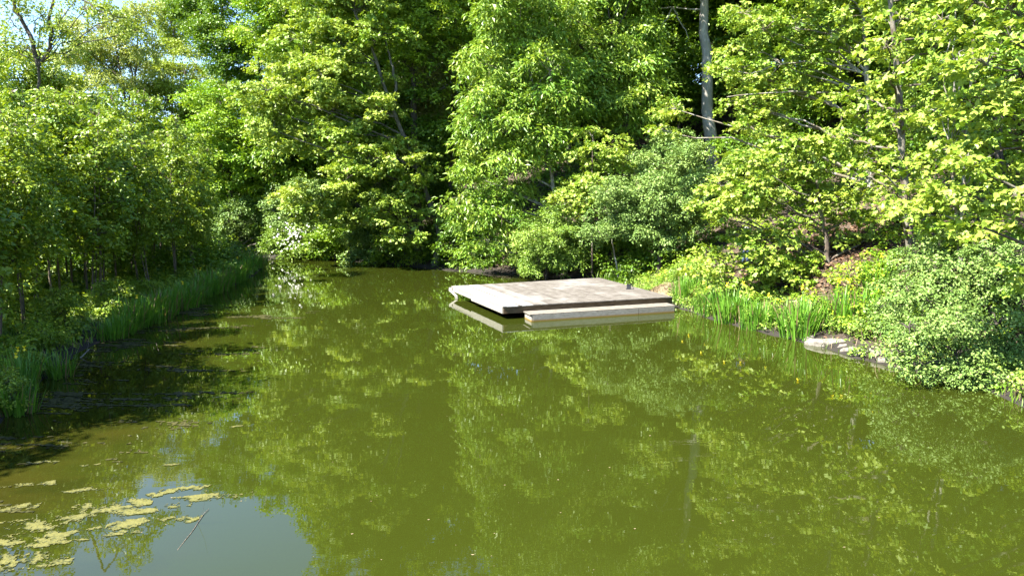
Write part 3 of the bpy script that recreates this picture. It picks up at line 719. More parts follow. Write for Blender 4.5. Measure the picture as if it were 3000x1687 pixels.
r = np.random.default_rng(24); P = litter_pts(r, 9000); mb = MB()
put_leaves(mb, P, nrm(UP+r.normal(0, .45, P.shape)), r.normal(size=P.shape)*np.array([1, 1, .2]), r.uniform(.08, .18, len(P)), OVAL, r.uniform(0, 1, len(P)))
tag(link('leaf_litter', mb.mesh('leaf_litter'), M['litter']), 'carpet of dead brown leaves on the open slope of the right bank', 'leaf litter', kind='stuff')

# ------------------------------------------------------------------ person half hidden behind the boughs
def flat_mat(name, c, rough=.8, c2=None):
    m, n, p = node_mat(name); p.inputs['Roughness'].default_value = rough
    n.links.new(ramp(n, noise(n, 18, 4), [(.35, tuple(v*.8 for v in c)), (.65, c2 or tuple(v*1.15 for v in c))]), p.inputs['Base Color']); return m
M['skin'] = flat_mat('skin', (.25, .14, .10), .55); M['shirt'] = flat_mat('blue_shirt', (.02, .032, .075)); M['jeans'] = flat_mat('jeans', (.04, .065, .12))
M['cap'] = flat_mat('grey_cap', (.20, .20, .19)); M['hair'] = flat_mat('hair', (.10, .07, .05)); M['shoe'] = flat_mat('shoe', (.05, .04, .035))
def skin_mesh(name, V, E_, R, root_i=0, sub=2):
    me = bpy.data.meshes.new(name); me.from_pydata([tuple(v) for v in V], E_, []); o = bpy.data.objects.new('tmp', me); C.objects.link(o)
    o.modifiers.new('s', 'SKIN')
    for k, v in enumerate(me.skin_vertices[0].data):
        rr = R[k]; v.radius = rr if isinstance(rr, tuple) else (rr, rr); v.use_root = (k == root_i)
    sb = o.modifiers.new('u', 'SUBSURF'); sb.levels = sb.render_levels = sub
    dg = bpy.context.evaluated_depsgraph_get(); ev = o.evaluated_get(dg); me2 = bpy.data.meshes.new_from_object(ev)
    bpy.data.objects.remove(o); me2.name = name
    for p in me2.polygons: p.use_smooth = True
    return me2
def person(x, y, rz):
    root = empty('person', (x, y, g1(x, y)), 'person in a dark blue shirt, jeans and pale cap standing behind the low boughs', 'person', None, rz)
    # faces +x; hands held together in front of the waist
    V = []; E_ = []; R = []
    def v(p, r, par=None):
        V.append(p); R.append(r)
        if par is not None: E_.append((par, len(V)-1))
        return len(V)-1
    pel = v((0, 0, .95), (.15, .11)); wst = v((0, 0, 1.10), (.14, .10), pel); ch = v((.01, 0, 1.30), (.175, .12), wst); sh = v((.0, 0, 1.43), (.13, .085), ch)
    nk = v((.02, 0, 1.52), .055, sh); h0 = v((.045, 0, 1.59), (.062, .072), nk); h1 = v((.055, 0, 1.66), (.078, .092), h0); h2 = v((.045, 0, 1.735), (.065, .08), h1)
    ns = v((.135, 0, 1.645), .012, h1)
    hands = []
    for s in (-1, 1):
        hp = v((0, s*.09, .88), (.095, .09), pel); kn = v((.02, s*.11, .50), .06, hp); an = v((-.01, s*.12, .09), .042, kn); toe = v((.13, s*.14, .045), (.045, .035), an)
        so_ = v((0, s*.18, 1.41), .058, sh); el = v((-.02, s*.25, 1.13), .043, so_); wr = v((.20, s*.10, 1.04), .030, el); pm = v((.275, s*.06, 1.035), (.038, .022), wr)
        hands.append((pm, s))
        for k in range(4):
            a = v((.315, s*(.035+.022*k), 1.045-.004*k), .0095, pm); b = v((.345-.004*k, s*(.028+.022*k), 1.03), .0085, a); v((.35-.004*k, s*(.026+.02*k), 1.005), .0075, b)
        t = v((.275, s*.025, 1.065), .011, pm); v((.305, s*.008, 1.07), .009, t)
    body = link('body', skin_mesh('body', V, E_, R, 0, 2), M['skin'], root)
    V, E_, R = [], [], []
    pel = v((0, 0, .93), (.165, .125)); wst = v((0, 0, 1.10), (.155, .115), pel); ch = v((.01, 0, 1.30), (.19, .135), wst); sh = v((0, 0, 1.43), (.14, .095), ch); nk = v((.012, 0, 1.485), .066, sh)
    for s in (-1, 1):
        a = v((0, s*.18, 1.415), .07, sh); el = v((-.02, s*.25, 1.13), .056, a); v((.10, s*.175, 1.085), .05, el)
    link('shirt', skin_mesh('shirt', V, E_, R), M['shirt'], root)
    V, E_, R = [], [], []
    pel = v((0, 0, .97), (.158, .118))
    for s in (-1, 1):
        hp = v((0, s*.09, .86), (.105, .10), pel); kn = v((.02, s*.11, .50), .072, hp); v((-.005, s*.12, .11), .062, kn)
    link('trousers', skin_mesh('trousers', V, E_, R), M['jeans'], root)
    for s in (-1, 1): 
        V, E_, R = [], [], []; a = v((-.05, s*.12, .05), (.048, .05)); b = v((.06, s*.13, .048), (.05, .045), a); v((.16, s*.145, .035), (.045, .03), b)
        link('shoe', skin_mesh('shoe', V, E_, R), M['shoe'], root)
    V, E_, R = [], [], []; a = v((.0, 0, 1.66), (.075, .085)); v((.01, 0, 1.71), (.078, .088), a)
    link('hair', skin_mesh('hair', V, E_, R), M['hair'], root)
    bm = bmesh.new(); bmesh.ops.create_uvsphere(bm, u_segments=20, v_segments=12, radius=1)
    for q in list(bm.verts):
        if q.co.z < -.05: bm.verts.remove(q)
    for q in bm.verts: q.co = Vector((.045+q.co.x*.112, q.co.y*.098, 1.712+q.co.z*.10))
    ps = [(.10, -.085), (.17, -.075), (.225, -.03), (.225, .03), (.17, .075), (.10, .085)]
    lo = [bm.verts.new((a, b, 1.708-.06*(a-.1))) for a, b in ps]; hi = [bm.verts.new((a, b, 1.716-.06*(a-.1))) for a, b in ps]
    bm.faces.new(hi); bm.faces.new(lo[::-1])
    for k in range(5): bm.faces.new((lo[k], lo[k+1], hi[k+1], hi[k]))
    me = bpy.data.meshes.new('cap'); bm.to_mesh(me); bm.free(); link('cap', me, M['cap'], root)
pp = onz(2152, 822, .8)
person(pp[0], 27.3, math.radians(-150))

# ------------------------------------------------------------------ trees and shrubs that can be told apart
FAR = 1.35                                   # leaves of far crowns are drawn a little larger and fewer
# upper left
make_tree('broadleaf_tree', 'thinly leaved tree with bent dark limbs against the sky above the left saplings', 'tree', 33, 105, [(30, 55, 45, 40), (75, 150, 40, 40), (130, 60, 45, 45), (185, 95, 50, 45), (250, 30, 55, 40), (330, 60, 50, 35), (380, 95, 40, 25), (15, 130, 40), (250, -40, 50, 40), (10, -60, 60, 50), (190, 170, 40)], 'palegreen', 'bark_dark', .17,
          trunk=[(105, 420), (112, 250), (112, 190)], cover=.8, rc=.7,
          boughs=[(((112, 195), (108, 160), (98, 118), (70, 75), (48, 45), (32, 0), (15, -80)), .105, .06), (((112, 192), (135, 165), (147, 150), (150, 100), (147, 60), (155, 5), (170, -90)), .085, .05),
                  (((170, -90), (230, -5), (262, 12), (290, 35), (322, 45), (370, 52)), .06, .015), (((95, 115), (70, 118), (52, 133)), .03, .012), (((100, 100), (103, 60), (125, 45), (140, 30)), .025, .01)])
make_tree('broadleaf_tree', 'yellow green leafy tree behind the saplings at the left edge, below the bent dark limbs', 'tree', 40, 60, [(20, 180, 60, 46), (90, 215, 66, 46), (160, 240, 60, 44), (10, 270, 70, 50), (100, 300, 70, 50), (200, 320, 70, 50), (-60, 200, 80, 70), (280, 380, 60, 44)], 'palegreen', 'bark_dark', .16, cover=1.9, leaf=1.3)
make_tree('broadleaf_tree', 'pale yellow spring oak with several fine stems, just left of the sky gap', 'tree', 57, 385, [(215, 130, 75, 60), (290, 80, 85, 70), (370, 105, 75, 80), (255, 210, 85, 65), (330, 190, 85, 70), (400, 60, 45, 50), (300, 275, 90, 60), (395, 215, 55, 60), (210, 280, 80, 60)], 'pale', 'bark_dark', .16,
          trunk=[(380, 500), (372, 320), (352, 210), (340, 140), (325, 60)], stems=[(((372, 320), (388, 250), (385, 200), (350, 130), (340, 80)), .09, .03), (((385, 340), (395, 230), (405, 150), (400, 60)), .11, .03), (((352, 230), (310, 190), (250, 150)), .06, .02)], cover=1.25, leaf=FAR, group=None)
make_tree('broadleaf_tree', 'yellow green airy tree right of the sky gap, beneath the dark maple', 'tree', 61, 560, [(470, 235, 60, 55), (540, 215, 70, 60), (500, 300, 80, 60), (590, 280, 60, 50), (440, 300, 55, 50), (560, 340, 80, 50)], 'palegreen', 'bark_dark', .14, trunk=[(560, 420), (552, 270), (540, 200)], stems=[(((565, 280), (560, 230), (575, 190)), .07, .02)], cover=1.5, leaf=FAR)
make_tree('broadleaf_tree', 'light green treetop bordering the sky gap on its right side', 'tree', 66, 520, [(500, 70, 50, 60), (540, 110, 60, 60), (480, 150, 40, 40), (560, 40, 60, 60), (520, 10, 50, 40)], 'palegreen', 'bark_dark', .14, cover=1.5, leaf=FAR*1.1)
make_tree('broadleaf_tree', 'dark green dense maple standing high beside the sky gap', 'tree', 58, 675, [(600, 45, 75, 60), (665, 95, 70, 60), (700, 180, 65, 55), (650, 180, 55, 50), (610, -10, 60, 50), (680, -5, 60, 50), (700, 235, 50, 35), (560, 90, 50, 35), (740, 130, 50, 50)], 'dark', 'bark_dark', .25,
          trunk=[(672, 420), (668, 240), (655, 120), (650, 0)], cover=2.3, leaf=FAR)
make_tree('broadleaf_tree', 'tall tree with bundled slender pale stems fanning up right of the dark maple', 'tree', 53, 800, [(760, 40, 65, 55), (840, 25, 75, 60), (900, 70, 60, 50), (800, 120, 60, 45), (870, 130, 70, 45), (740, 95, 50, 40), (800, -25, 70, 50), (900, -80, 80, 70), (980, -160, 100, 80)], 'lime', 'bark_grey', .2,
          trunk=[(805, 400), (800, 240), (795, 110)], stems=[(((795, 120), (760, 60), (690, 10), (660, -40)), .10, .04), (((797, 118), (770, 50), (738, 20), (700, -60)), .10, .04), (((830, 115), (815, 70), (800, 10), (780, -60)), .10, .05), (((862, 110), (858, 60), (850, 0), (845, -60)), .10, .05), (((845, 110), (870, 40), (880, -40)), .08, .04)], cover=1.6, leaf=FAR)
# centre left
make_tree('broadleaf_tree', 'bright lime tree spilling down the far bank right of the left saplings', 'tree', 54, 690, [(640, 300, 80, 55), (720, 330, 85, 60), (620, 390, 75, 55), (700, 420, 85, 60), (780, 390, 70, 55), (650, 490, 80, 55), (740, 500, 80, 55), (700, 560, 80, 45), (600, 470, 60, 50), (620, 560, 70, 40), (820, 330, 70, 50)], 'lime', 'bark_dark', .22, cover=2.2, leaf=FAR)
make_tree('broadleaf_tree', 'mid green tree at the back of the cove beneath the dark maple', 'tree', 62, 600, [(560, 380, 70, 50), (600, 330, 60, 50), (540, 460, 70, 55), (590, 540, 70, 50), (520, 560, 70, 50), (470, 400, 70, 60), (480, 500, 70, 60), (540, 630, 80, 40), (430, 580, 80, 60)], 'maple', 'bark_dark', .2, cover=2, leaf=FAR)
make_tree('sycamore_tree', 'yellow green sycamore with a long pale leaning trunk in the middle of the far bank', 'tree', 43, 1275, [(960, 45, 100, 70), (1060, 30, 100, 70), (890, 120, 95, 60), (1000, 130, 90, 60), (1110, 110, 80, 60), (840, 210, 90, 55), (950, 225, 90, 55), (1060, 240, 80, 55), (780, 265, 70, 45), (870, 300, 90, 55), (980, 320, 90, 55), (1100, 330, 70, 50), (800, 380, 80, 50), (900, 400, 90, 50), (1010, 415, 90, 50), (1130, 450, 70, 45), (740, 310, 55, 45), (950, -50, 120, 80), (1080, -70, 120, 80), (1000, -180, 140, 100), (1140, -190, 110, 100)], 'syc', 'bark_mid', .2,
          trunk=[(1290, 690, .5), (1240, 540, .3), (1195, 430), (1150, 318), (1110, 210), (1082, 120), (1040, 40)], boughs=[(((1095, 190), (1050, 185), (980, 180), (900, 170)), .055, .02), (((1150, 318), (1165, 250), (1140, 160), (1120, 60)), .10, .04), (((1205, 410), (1120, 396), (1010, 392), (940, 402), (890, 415)), .06, .02), (((1040, 250), (960, 235), (880, 225), (800, 240)), .05, .015)],
          cover=1.75, leaf=1.25)
make_tree('sycamore_tree', 'low young sycamore with pale leaves overhanging the water below the leaning sycamore', 'tree', 42.5, 1190, [(1080, 470, 70, 45), (1020, 520, 80, 50), (1110, 540, 80, 45), (950, 570, 80, 50), (1050, 600, 80, 50), (1140, 620, 60, 40), (940, 650, 70, 45), (880, 590, 60, 45), (1225, 520, 35, 20), (1180, 690, 50, 30), (1220, 600, 40, 30), (1195, 430, 46, 26), (1240, 470, 40, 24), (1215, 555, 40, 24), (1255, 640, 40, 26)], 'syc', 'bark_dark', .10, by=49, cover=1.8, leaf=1.2)
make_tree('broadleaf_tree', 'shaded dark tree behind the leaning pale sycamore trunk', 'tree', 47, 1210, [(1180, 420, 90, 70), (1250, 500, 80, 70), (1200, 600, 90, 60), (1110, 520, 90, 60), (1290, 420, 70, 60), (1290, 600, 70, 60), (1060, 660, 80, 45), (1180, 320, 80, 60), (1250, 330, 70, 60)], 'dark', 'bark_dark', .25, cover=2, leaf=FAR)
make_tree('cedar_tree', 'olive brown cedar in the gap left of the drooping hickory', 'tree', 47, 1320, [(1265, 215, 60, 40), (1320, 190, 60, 45), (1240, 280, 55, 35), (1290, 265, 60, 35), (1260, 330, 50, 30), (1200, 210, 30, 20)], 'cedar', 'bark_brown', .2, trunk=[(1320, 560), (1330, 300), (1335, 100), (1335, -80)], cover=1.7)
make_tree('broadleaf_tree', 'tall dark-limbed tree at the top of the picture above the leaning sycamore', 'tree', 45, 1225, [(1200, 30, 60, 40), (1290, 50, 60, 45), (1190, 120, 50, 36), (1260, 130, 50, 36), (1350, 40, 60, 50), (1330, 130, 50, 40), (1380, 100, 40, 50), (1215, 215, 46, 30), (1350, 190, 40, 30), (1265, 95, 46, 34), (1310, 185, 40, 30), (1185, 185, 44, 28), (1240, 20, 40, 30), (1300, 260, 36, 24), (1150, -60, 130, 90), (1280, -80, 130, 90), (1390, -40, 90, 80), (1220, -210, 170, 110), (1370, -200, 130, 110)], 'maple', 'bark_dark', .33,
          trunk=[(1222, 500), (1212, 350), (1210, 190), (1230, 110), (1255, 70)], boughs=[(((1230, 110), (1262, 60), (1285, 15), (1310, -60)), .16, .08), (((1232, 100), (1240, 60), (1235, 10), (1228, -60)), .13, .08), (((1225, 150), (1190, 120), (1160, 80)), .07, .03)], cover=1.6, leaf=FAR)
# centre
make_tree('hickory_tree', 'drooping green hickory in the middle of the picture, its lowest sprays nearly touching the water', 'tree', 37.5, 1655, [(1470, 110, 70, 55), (1560, 130, 75, 60), (1430, 190, 70, 50), (1520, 210, 80, 55), (1610, 210, 75, 55), (1390, 270, 60, 45), (1480, 290, 80, 50), (1580, 300, 80, 50), (1660, 300, 60, 50), (1420, 360, 70, 45), (1520, 380, 75, 45), (1610, 390, 70, 45), (1410, 440, 65, 42), (1490, 455, 70, 42), (1570, 460, 55, 40), (1370, 510, 45, 28), (1350, 580, 50, 30), (1420, 570, 60, 36), (1490, 560, 55, 36), (1400, 640, 60, 34), (1470, 640, 50, 32), (1410, 705, 35, 28), (1380, 745, 40, 22), (1490, 30, 80, 60), (1560, 40, 70, 60), (1520, -60, 100, 80)], 'hick', 'bark_pale', .15,
          trunk=[(1648, 690, .6), (1628, 590), (1610, 480), (1590, 380), (1560, 250), (1530, 120)], boughs=[(((1425, 40), (1420, 55), (1432, 90), (1445, 130)), .07, .05, 'bark_grey')], cover=1.9, leaf=1.15, rc=.95)
make_tree('hickory_tree', 'taller fresh green hickory with a thick black trunk, right of the drooping hickory', 'tree', 40, 1860, [(1650, 40, 75, 60), (1740, 50, 80, 60), (1820, 40, 70, 60), (1690, 120, 75, 55), (1780, 130, 80, 55), (1860, 110, 60, 55), (1720, 200, 70, 50), (1800, 215, 75, 50), (1880, 195, 60, 45), (1690, 270, 55, 45), (1760, 285, 70, 45), (1840, 285, 60, 40), (1720, 350, 60, 40), (1790, 350, 50, 35), (1900, 280, 50, 40), (1880, 370, 50, 35), (1680, -60, 110, 80), (1800, -70, 110, 80), (1740, -190, 150, 100), (1900, -60, 80, 70)], 'hick', 'bark_dark', .27,
          trunk=[(1858, 620), (1845, 480), (1832, 330), (1815, 220), (1800, 100)], boughs=[(((1730, 165), (1700, 135), (1655, 110), (1620, 75), (1570, 45), (1540, 10)), .085, .03), (((1735, 180), (1712, 140), (1685, 105), (1670, 70)), .07, .03), (((1830, 330), (1790, 260), (1735, 180)), .10, .06)], cover=1.9, leaf=1.2)
make_tree('sycamore_tree', 'lime coloured young sycamore behind the deck, below the two hickories', 'tree', 35.5, 1735, [(1700, 470, 55, 40), (1770, 440, 50, 40), (1690, 540, 60, 40), (1760, 530, 60, 42), (1730, 590, 60, 38), (1660, 590, 40, 30), (1800, 500, 40, 34), (1735, 400, 40, 36)], 'syc', 'bark_brown', .06, cover=1.6, leaf=1.1)
make_tree('shrub', 'rounded bright bush dipping into the water left of the deck', 'shrub', 35.6, 1600, [(1600, 690, 75, 50), (1550, 740, 45, 42), (1640, 700, 60, 45), (1590, 760, 60, 35), (1660, 760, 50, 32), (1560, 690, 40, 34), (1610, 640, 50, 30), (1700, 700, 40, 45)], 'shrub', 'bark_dark', .08, cover=2.4, leaf=1.15)
make_tree('small_tree', 'small tree with a thin leaning pale trunk at the back edge of the deck', 'tree', 33.6, 1812, [(1770, 620, 50, 36), (1830, 600, 50, 36), (1800, 660, 42, 26), (1750, 680, 36, 26), (1850, 650, 40, 28), (1790, 560, 44, 34)], 'olive', 'bark_pale', .055, trunk=[(1811, 800), (1800, 745), (1792, 700), (1792, 640)], cover=2.2, leaf=1.2)
make_tree('shrub', 'grey green bushy shrub at the foot of the tall grey trunk', 'shrub', 37.5, 1975, [(1975, 430, 70, 42), (1930, 480, 60, 42), (2005, 480, 50, 40), (1990, 520, 70, 45), (2100, 535, 55, 40), (2165, 490, 45, 36), (1900, 540, 55, 45), (2190, 490, 60, 40), (2180, 540, 60, 40)], 'olive', 'bark_dark', .1, cover=2.3, leaf=1.45)
make_tree('shrub', 'big grey green shrub over the black shade behind the deck', 'shrub', 33, 1930, [(1880, 590, 65, 45), (1960, 580, 70, 45), (2030, 590, 65, 45), (1920, 640, 60, 42), (2000, 650, 60, 38), (1870, 660, 42, 42), (2080, 610, 50, 42), (1930, 710, 36, 30), (1900, 540, 50, 35), (2060, 540, 55, 35)], 'olive', 'bark_dark', .12, cover=2.3, leaf=1.35)
make_tree('broadleaf_tree', 'tall straight grey furrowed trunk rising out of the picture right of the hickories', 'tree', 41, 2092, [(2000, -200, 160, 110), (2150, -190, 150, 110), (2080, -330, 180, 130), (2000, -70, 60, 40), (2160, -60, 60, 40)], 'maple', 'bark_grey', .43, trunk=[(2090, 480), (2080, 330), (2072, 200), (2062, 60), (2056, -80), (2050, -250)],
          boughs=[(((2060, 30), (2000, 26), (1965, 22), (1905, 24)), .05, .03), (((1968, 22), (1960, 50), (1940, 75), (1930, 115)), .045, .02), (((1972, 24), (1990, 60), (2010, 90), (2018, 115)), .045, .02)], cover=1.5, leaf=FAR)
make_tree('broadleaf_tree', 'slim blotched white trunk among the leaves right of the tall grey trunk', 'tree', 45, 2275, [(2260, -150, 130, 100), (2370, -190, 120, 100), (2300, -60, 70, 50), (2240, 20, 60, 40), (2350, 60, 60, 40), (2300, -300, 150, 120)], 'lime', 'bark_white', .17, trunk=[(2280, 440), (2295, 300), (2305, 120), (2311, 0), (2318, -160)], cover=1.6, leaf=FAR)
# right: sycamores with big pale leaves, one behind another
make_tree('sycamore_tree', 'sycamore with a dark trunk sending long level pale boughs across the grey trunk', 'tree', 30, 2545, [(1980, 320, 55, 34), (2140, 205, 50, 34), (2180, 150, 65, 36), (1945, 385, 40, 24), (2165, 300, 50, 34), (2210, 240, 70, 34), (2195, 375, 50, 30), (2250, 330, 70, 36), (2290, 190, 70, 36), (2330, 270, 60, 34), (2370, 160, 60, 36), (2430, 100, 70, 40), (2400, 240, 60, 36), (2240, 90, 60, 34), (2480, 20, 80, 50), (2330, 60, 70, 40), (2180, 40, 70, 40), (2560, -60, 110, 70), (2380, -80, 120, 70), (2480, -180, 150, 90)], 'syc', 'bark_pale', .15,
          trunk=[(2550, 520), (2545, 330), (2538, 215), (2534, 120), (2526, 30), (2522, -100)], boughs=[(((2540, 215), (2470, 120), (2390, 90), (2280, 70), (2190, 50)), .05, .02), (((2542, 220), (2490, 205), (2440, 190), (2350, 182), (2280, 190), (2200, 215)), .055, .02), (((2545, 290), (2440, 272), (2330, 273), (2230, 273), (2130, 285)), .05, .02)], cover=1.35, leaf=1.05, rc=.75, bias=.5)
make_tree('sycamore_tree', 'sycamore with a stout flaking brown trunk standing on the right bank', 'tree', 21.5, 2668, [(2560, 60, 80, 50), (2700, 40, 80, 50), (2620, 130, 60, 36), (2740, 140, 70, 40), (2800, 60, 70, 46), (2560, 330, 70, 34), (2500, 290, 60, 34), (2640, 390, 70, 34), (2720, 300, 60, 34), (2700, 480, 60, 34), (2560, 450, 70, 34), (2480, 400, 60, 32), (2760, 230, 60, 34), (2600, -50, 100, 60), (2750, -60, 100, 60), (2640, 60, 60, 34, -1.2), (2610, 230, 56, 30, -1.2), (2640, 340, 50, 28, -1.2), (2650, 470, 50, 28, -1.2), (2630, 620, 50, 26, -1.2), (2600, 140, 50, 28, -1.2), (2580, 560, 60, 30), (2520, 510, 50, 30), (2680, -170, 150, 90)], 'syc', 'bark_brown', .155,
          trunk=[(2672, 850), (2664, 700), (2652, 560), (2640, 420), (2636, 280), (2630, 170), (2612, 60), (2600, -60)], boughs=[(((2640, 560), (2600, 520), (2560, 510), (2500, 540)), .035, .012), (((2660, 700), (2700, 650), (2740, 600)), .03, .012)], cover=1.3, leaf=1.1, rc=.75, bias=1.0)
make_tree('sycamore_tree', 'low wide sycamore whose pale leafy boughs hide the standing person', 'tree', 24.2, 2420, [(2190, 480, 60, 34), (2110, 540, 60, 32), (2200, 560, 70, 34), (2290, 500, 70, 36), (2070, 610, 50, 26), (2135, 622, 55, 28), (2250, 620, 70, 34), (2340, 560, 60, 34), (2390, 480, 60, 36), (2245, 705, 60, 30), (2290, 690, 50, 28), (2200, 765, 50, 28), (2250, 775, 60, 34), (2095, 780, 40, 24), (2320, 800, 60, 30), (2380, 840, 50, 28), (2300, 865, 45, 22), (2240, 840, 40, 24), (2450, 570, 60, 32), (2390, 620, 50, 26), (2320, 430, 60, 34), (2440, 690, 40, 24), (2500, 640, 50, 26), (2550, 700, 44, 24), (2470, 880, 44, 22), (2400, 900, 40, 20), (2150, 835, 46, 22), (2070, 740, 44, 26), (2060, 800, 36, 22), (2420, 430, 60, 34), (2330, 740, 40, 24), (2180, 690, 40, 22)], 'syc', 'bark_brown', .10,
          trunk=[(2425, 800), (2420, 700), (2400, 600), (2390, 500)], boughs=[(((2420, 760), (2330, 700), (2240, 680), (2130, 690)), .035, .012), (((2424, 790), (2380, 860), (2300, 880), (2240, 870)), .025, .01), (((2400, 600), (2300, 560), (2200, 540), (2110, 545)), .035, .012)], cover=1.8, leaf=1.0, rc=.7)
make_tree('sycamore_tree', 'sycamore nearest the camera, its large leaves coming in from the right edge', 'tree', 13.5, 3180, [(2960, 120, 70, 50), (2890, 190, 60, 40), (2980, 240, 60, 40), (2860, 90, 50, 36), (2930, 330, 60, 36), (2990, 400, 60, 40), (2890, 420, 60, 34), (2940, 500, 60, 36), (2830, 480, 50, 30), (2990, 590, 55, 36), (2900, 590, 60, 30), (2960, 30, 80, 50), (2860, 10, 70, 46), (2780, 560, 40, 26), (2830, 300, 50, 30), (2990, 800, 40, 30), (3040, 700, 60, 50), (2900, -80, 110, 70), (3060, 300, 80, 90), (3070, 500, 80, 80), (2860, 660, 40, 22)], 'syc', 'bark_brown', .14,
          trunk=[(3190, 900), (3170, 400), (3120, 100)], boughs=[(((3180, 600), (3060, 560), (2960, 580), (2860, 640)), .022, .008), (((3170, 420), (3040, 420), (2930, 440), (2820, 500)), .022, .008), (((3150, 260), (3020, 200), (2920, 190)), .02, .008)], cover=1.3, leaf=.95, rc=.8)
make_tree('sycamore_tree', 'sycamore with two thin pale stems between the flaking brown trunk and right edge', 'tree', 17.5, 2815, [(2750, 330, 50, 32), (2830, 370, 60, 34), (2780, 440, 55, 32), (2870, 280, 55, 34), (2800, 180, 60, 36), (2720, 560, 50, 30), (2800, 600, 55, 30), (2740, 650, 45, 26), (2860, 520, 50, 30), (2690, 610, 40, 26), (2850, 120, 60, 40), (2760, 60, 60, 40), (2800, -50, 90, 60), (2820, 690, 50, 28), (2900, 700, 50, 30)], 'syc', 'bark_pale', .055,
          trunk=[(2815, 800), (2806, 690), (2795, 560), (2782, 440)], stems=[(((2815, 800), (2820, 560), (2824, 420), (2840, 300), (2855, 60)), .05, .03)], cover=1.3, leaf=1.0, rc=.75)
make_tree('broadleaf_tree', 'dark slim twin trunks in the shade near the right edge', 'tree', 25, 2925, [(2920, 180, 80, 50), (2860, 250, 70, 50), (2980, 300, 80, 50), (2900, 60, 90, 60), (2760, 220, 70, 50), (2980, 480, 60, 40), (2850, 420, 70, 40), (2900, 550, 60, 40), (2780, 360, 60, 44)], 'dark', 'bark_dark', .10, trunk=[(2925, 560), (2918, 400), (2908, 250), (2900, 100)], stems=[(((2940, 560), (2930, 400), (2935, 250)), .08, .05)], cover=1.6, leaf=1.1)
make_tree('broadleaf_tree', 'dim leafy tree filling the wood between the white trunk and the dark trunk', 'tree', 38, 2430, [(2360, 120, 90, 60), (2430, 200, 90, 60), (2350, 280, 90, 60), (2450, 330, 80, 60), (2380, 400, 90, 55), (2280, 380, 80, 50), (2460, 60, 90, 60), (2200, 420, 80, 50), (2290, 460, 80, 46), (2420, 480, 80, 46), (2400, -40, 120, 80), (2240, 100, 70, 60), (2180, 200, 60, 60)], 'dark', 'bark_dark', .2, cover=1.7, leaf=FAR*1.05)  # deep shade of the wood put into the dark leaf colour
make_tree('broadleaf_tree', 'shaded leafy tree behind the flaking brown trunk', 'tree', 31, 2700, [(2610, 200, 90, 60), (2700, 220, 90, 60), (2760, 330, 90, 60), (2640, 330, 80, 60), (2700, 440, 90, 60), (2600, 480, 80, 60), (2780, 460, 80, 60), (2640, 100, 90, 60), (2760, 120, 90, 60), (2860, 160, 90, 60), (2700, 0, 110, 70), (2880, 340, 80, 60), (2850, 20, 90, 70), (2500, 420, 70, 50), (2660, 560, 80, 50), (2780, 570, 70, 50)], 'dark', 'bark_dark', .2, cover=1.6, leaf=1.25)  # dark leaves stand in for the shade behind the trunk
for px, y0, y1, Yv, rr, lab in [(2745, 620, 120, 27, .07, 'thin dark straight trunk just right of the flaking brown trunk'), (2470, 600, 120, 35, .09, 'thin shaded trunk left of the dark trunk with level boughs'), (2380, 500, 60, 39, .10, 'thin shaded trunk right of the blotched white trunk'),
                                (2160, 480, 60, 44, .12, 'thin dark trunk between the tall grey trunk and the white trunk'), (1990, 420, 60, 47, .12, 'shaded trunk behind the left side of the tall grey trunk'), (2850, 560, 60, 30, .08, 'thin dark trunk behind the two pale stems')]:
    make_tree('broadleaf_tree', lab, 'tree', Yv, px, [(px-40, y1-140, 90, 70), (px+50, y1-180, 90, 70), (px, y1-60, 60, 50), (px+20, y1+60, 50, 40), (px-30, y1+150, 45, 34)], 'maple', 'bark_dark', rr, trunk=[(px, y0), (px-4, (y0+y1)/2), (px-10, y1)], cover=1.5, leaf=1.3)
# right bank shrubs
make_tree('shrub', 'grey green shrub arching over the water at the right, lowest branches touching the surface', 'shrub', 14.8, 2900, [(2740, 960, 70, 46), (2830, 950, 70, 50), (2800, 1040, 66, 44), (2890, 1030, 70, 50), (2700, 1020, 55, 36), (2960, 1050, 66, 50), (2750, 1080, 44, 26), (2860, 1100, 60, 34), (2950, 1120, 60, 36), (2920, 950, 60, 46), (2660, 960, 46, 34), (3010, 980, 60, 60), (2690, 1075, 46, 24), (2790, 1110, 50, 26), (2990, 1160, 50, 34), (2900, 1140, 56, 26), (2640, 1040, 36, 24), (3060, 1120, 60, 60)], 'olive', 'bark_dark', .05, by=15.8, cover=1.6, leaf=.85, rc=.62,
          boughs=[(((2850, 1080), (2780, 1095), (2700, 1085), (2620, 1090), (2592, 1078)), .012, .004, 'bark_pale'), (((2920, 1120), (2905, 1150), (2885, 1180)), .012, .005, 'bark_pale'), (((2800, 1080), (2790, 1120), (2778, 1145)), .010, .004, 'bark_pale')])
make_tree('shrub', 'tall grey green shrub behind the arching waterside shrub', 'shrub', 17, 2890, [(2770, 850, 66, 44), (2850, 830, 70, 48), (2930, 820, 70, 50), (2700, 880, 60, 40), (2820, 900, 60, 40), (2990, 870, 60, 50), (2740, 790, 55, 36), (2900, 750, 60, 40), (2970, 740, 60, 44)], 'olive', 'bark_dark', .05, cover=1.6, leaf=.95, rc=.65)
make_tree('shrub', 'pale leaved shrub left of the flaking brown trunk base, above the yellow iris bloom', 'shrub', 18.6, 2720, [(2690, 760, 50, 34), (2750, 720, 55, 38), (2790, 760, 46, 34), (2640, 850, 44, 30), (2690, 830, 40, 28), (2810, 710, 50, 34), (2600, 900, 36, 26), (2590, 950, 46, 30), (2640, 1000, 50, 30), (2650, 930, 50, 34), (2690, 1030, 44, 26)], 'olive', 'bark_dark', .04, cover=1.8, leaf=1.0)
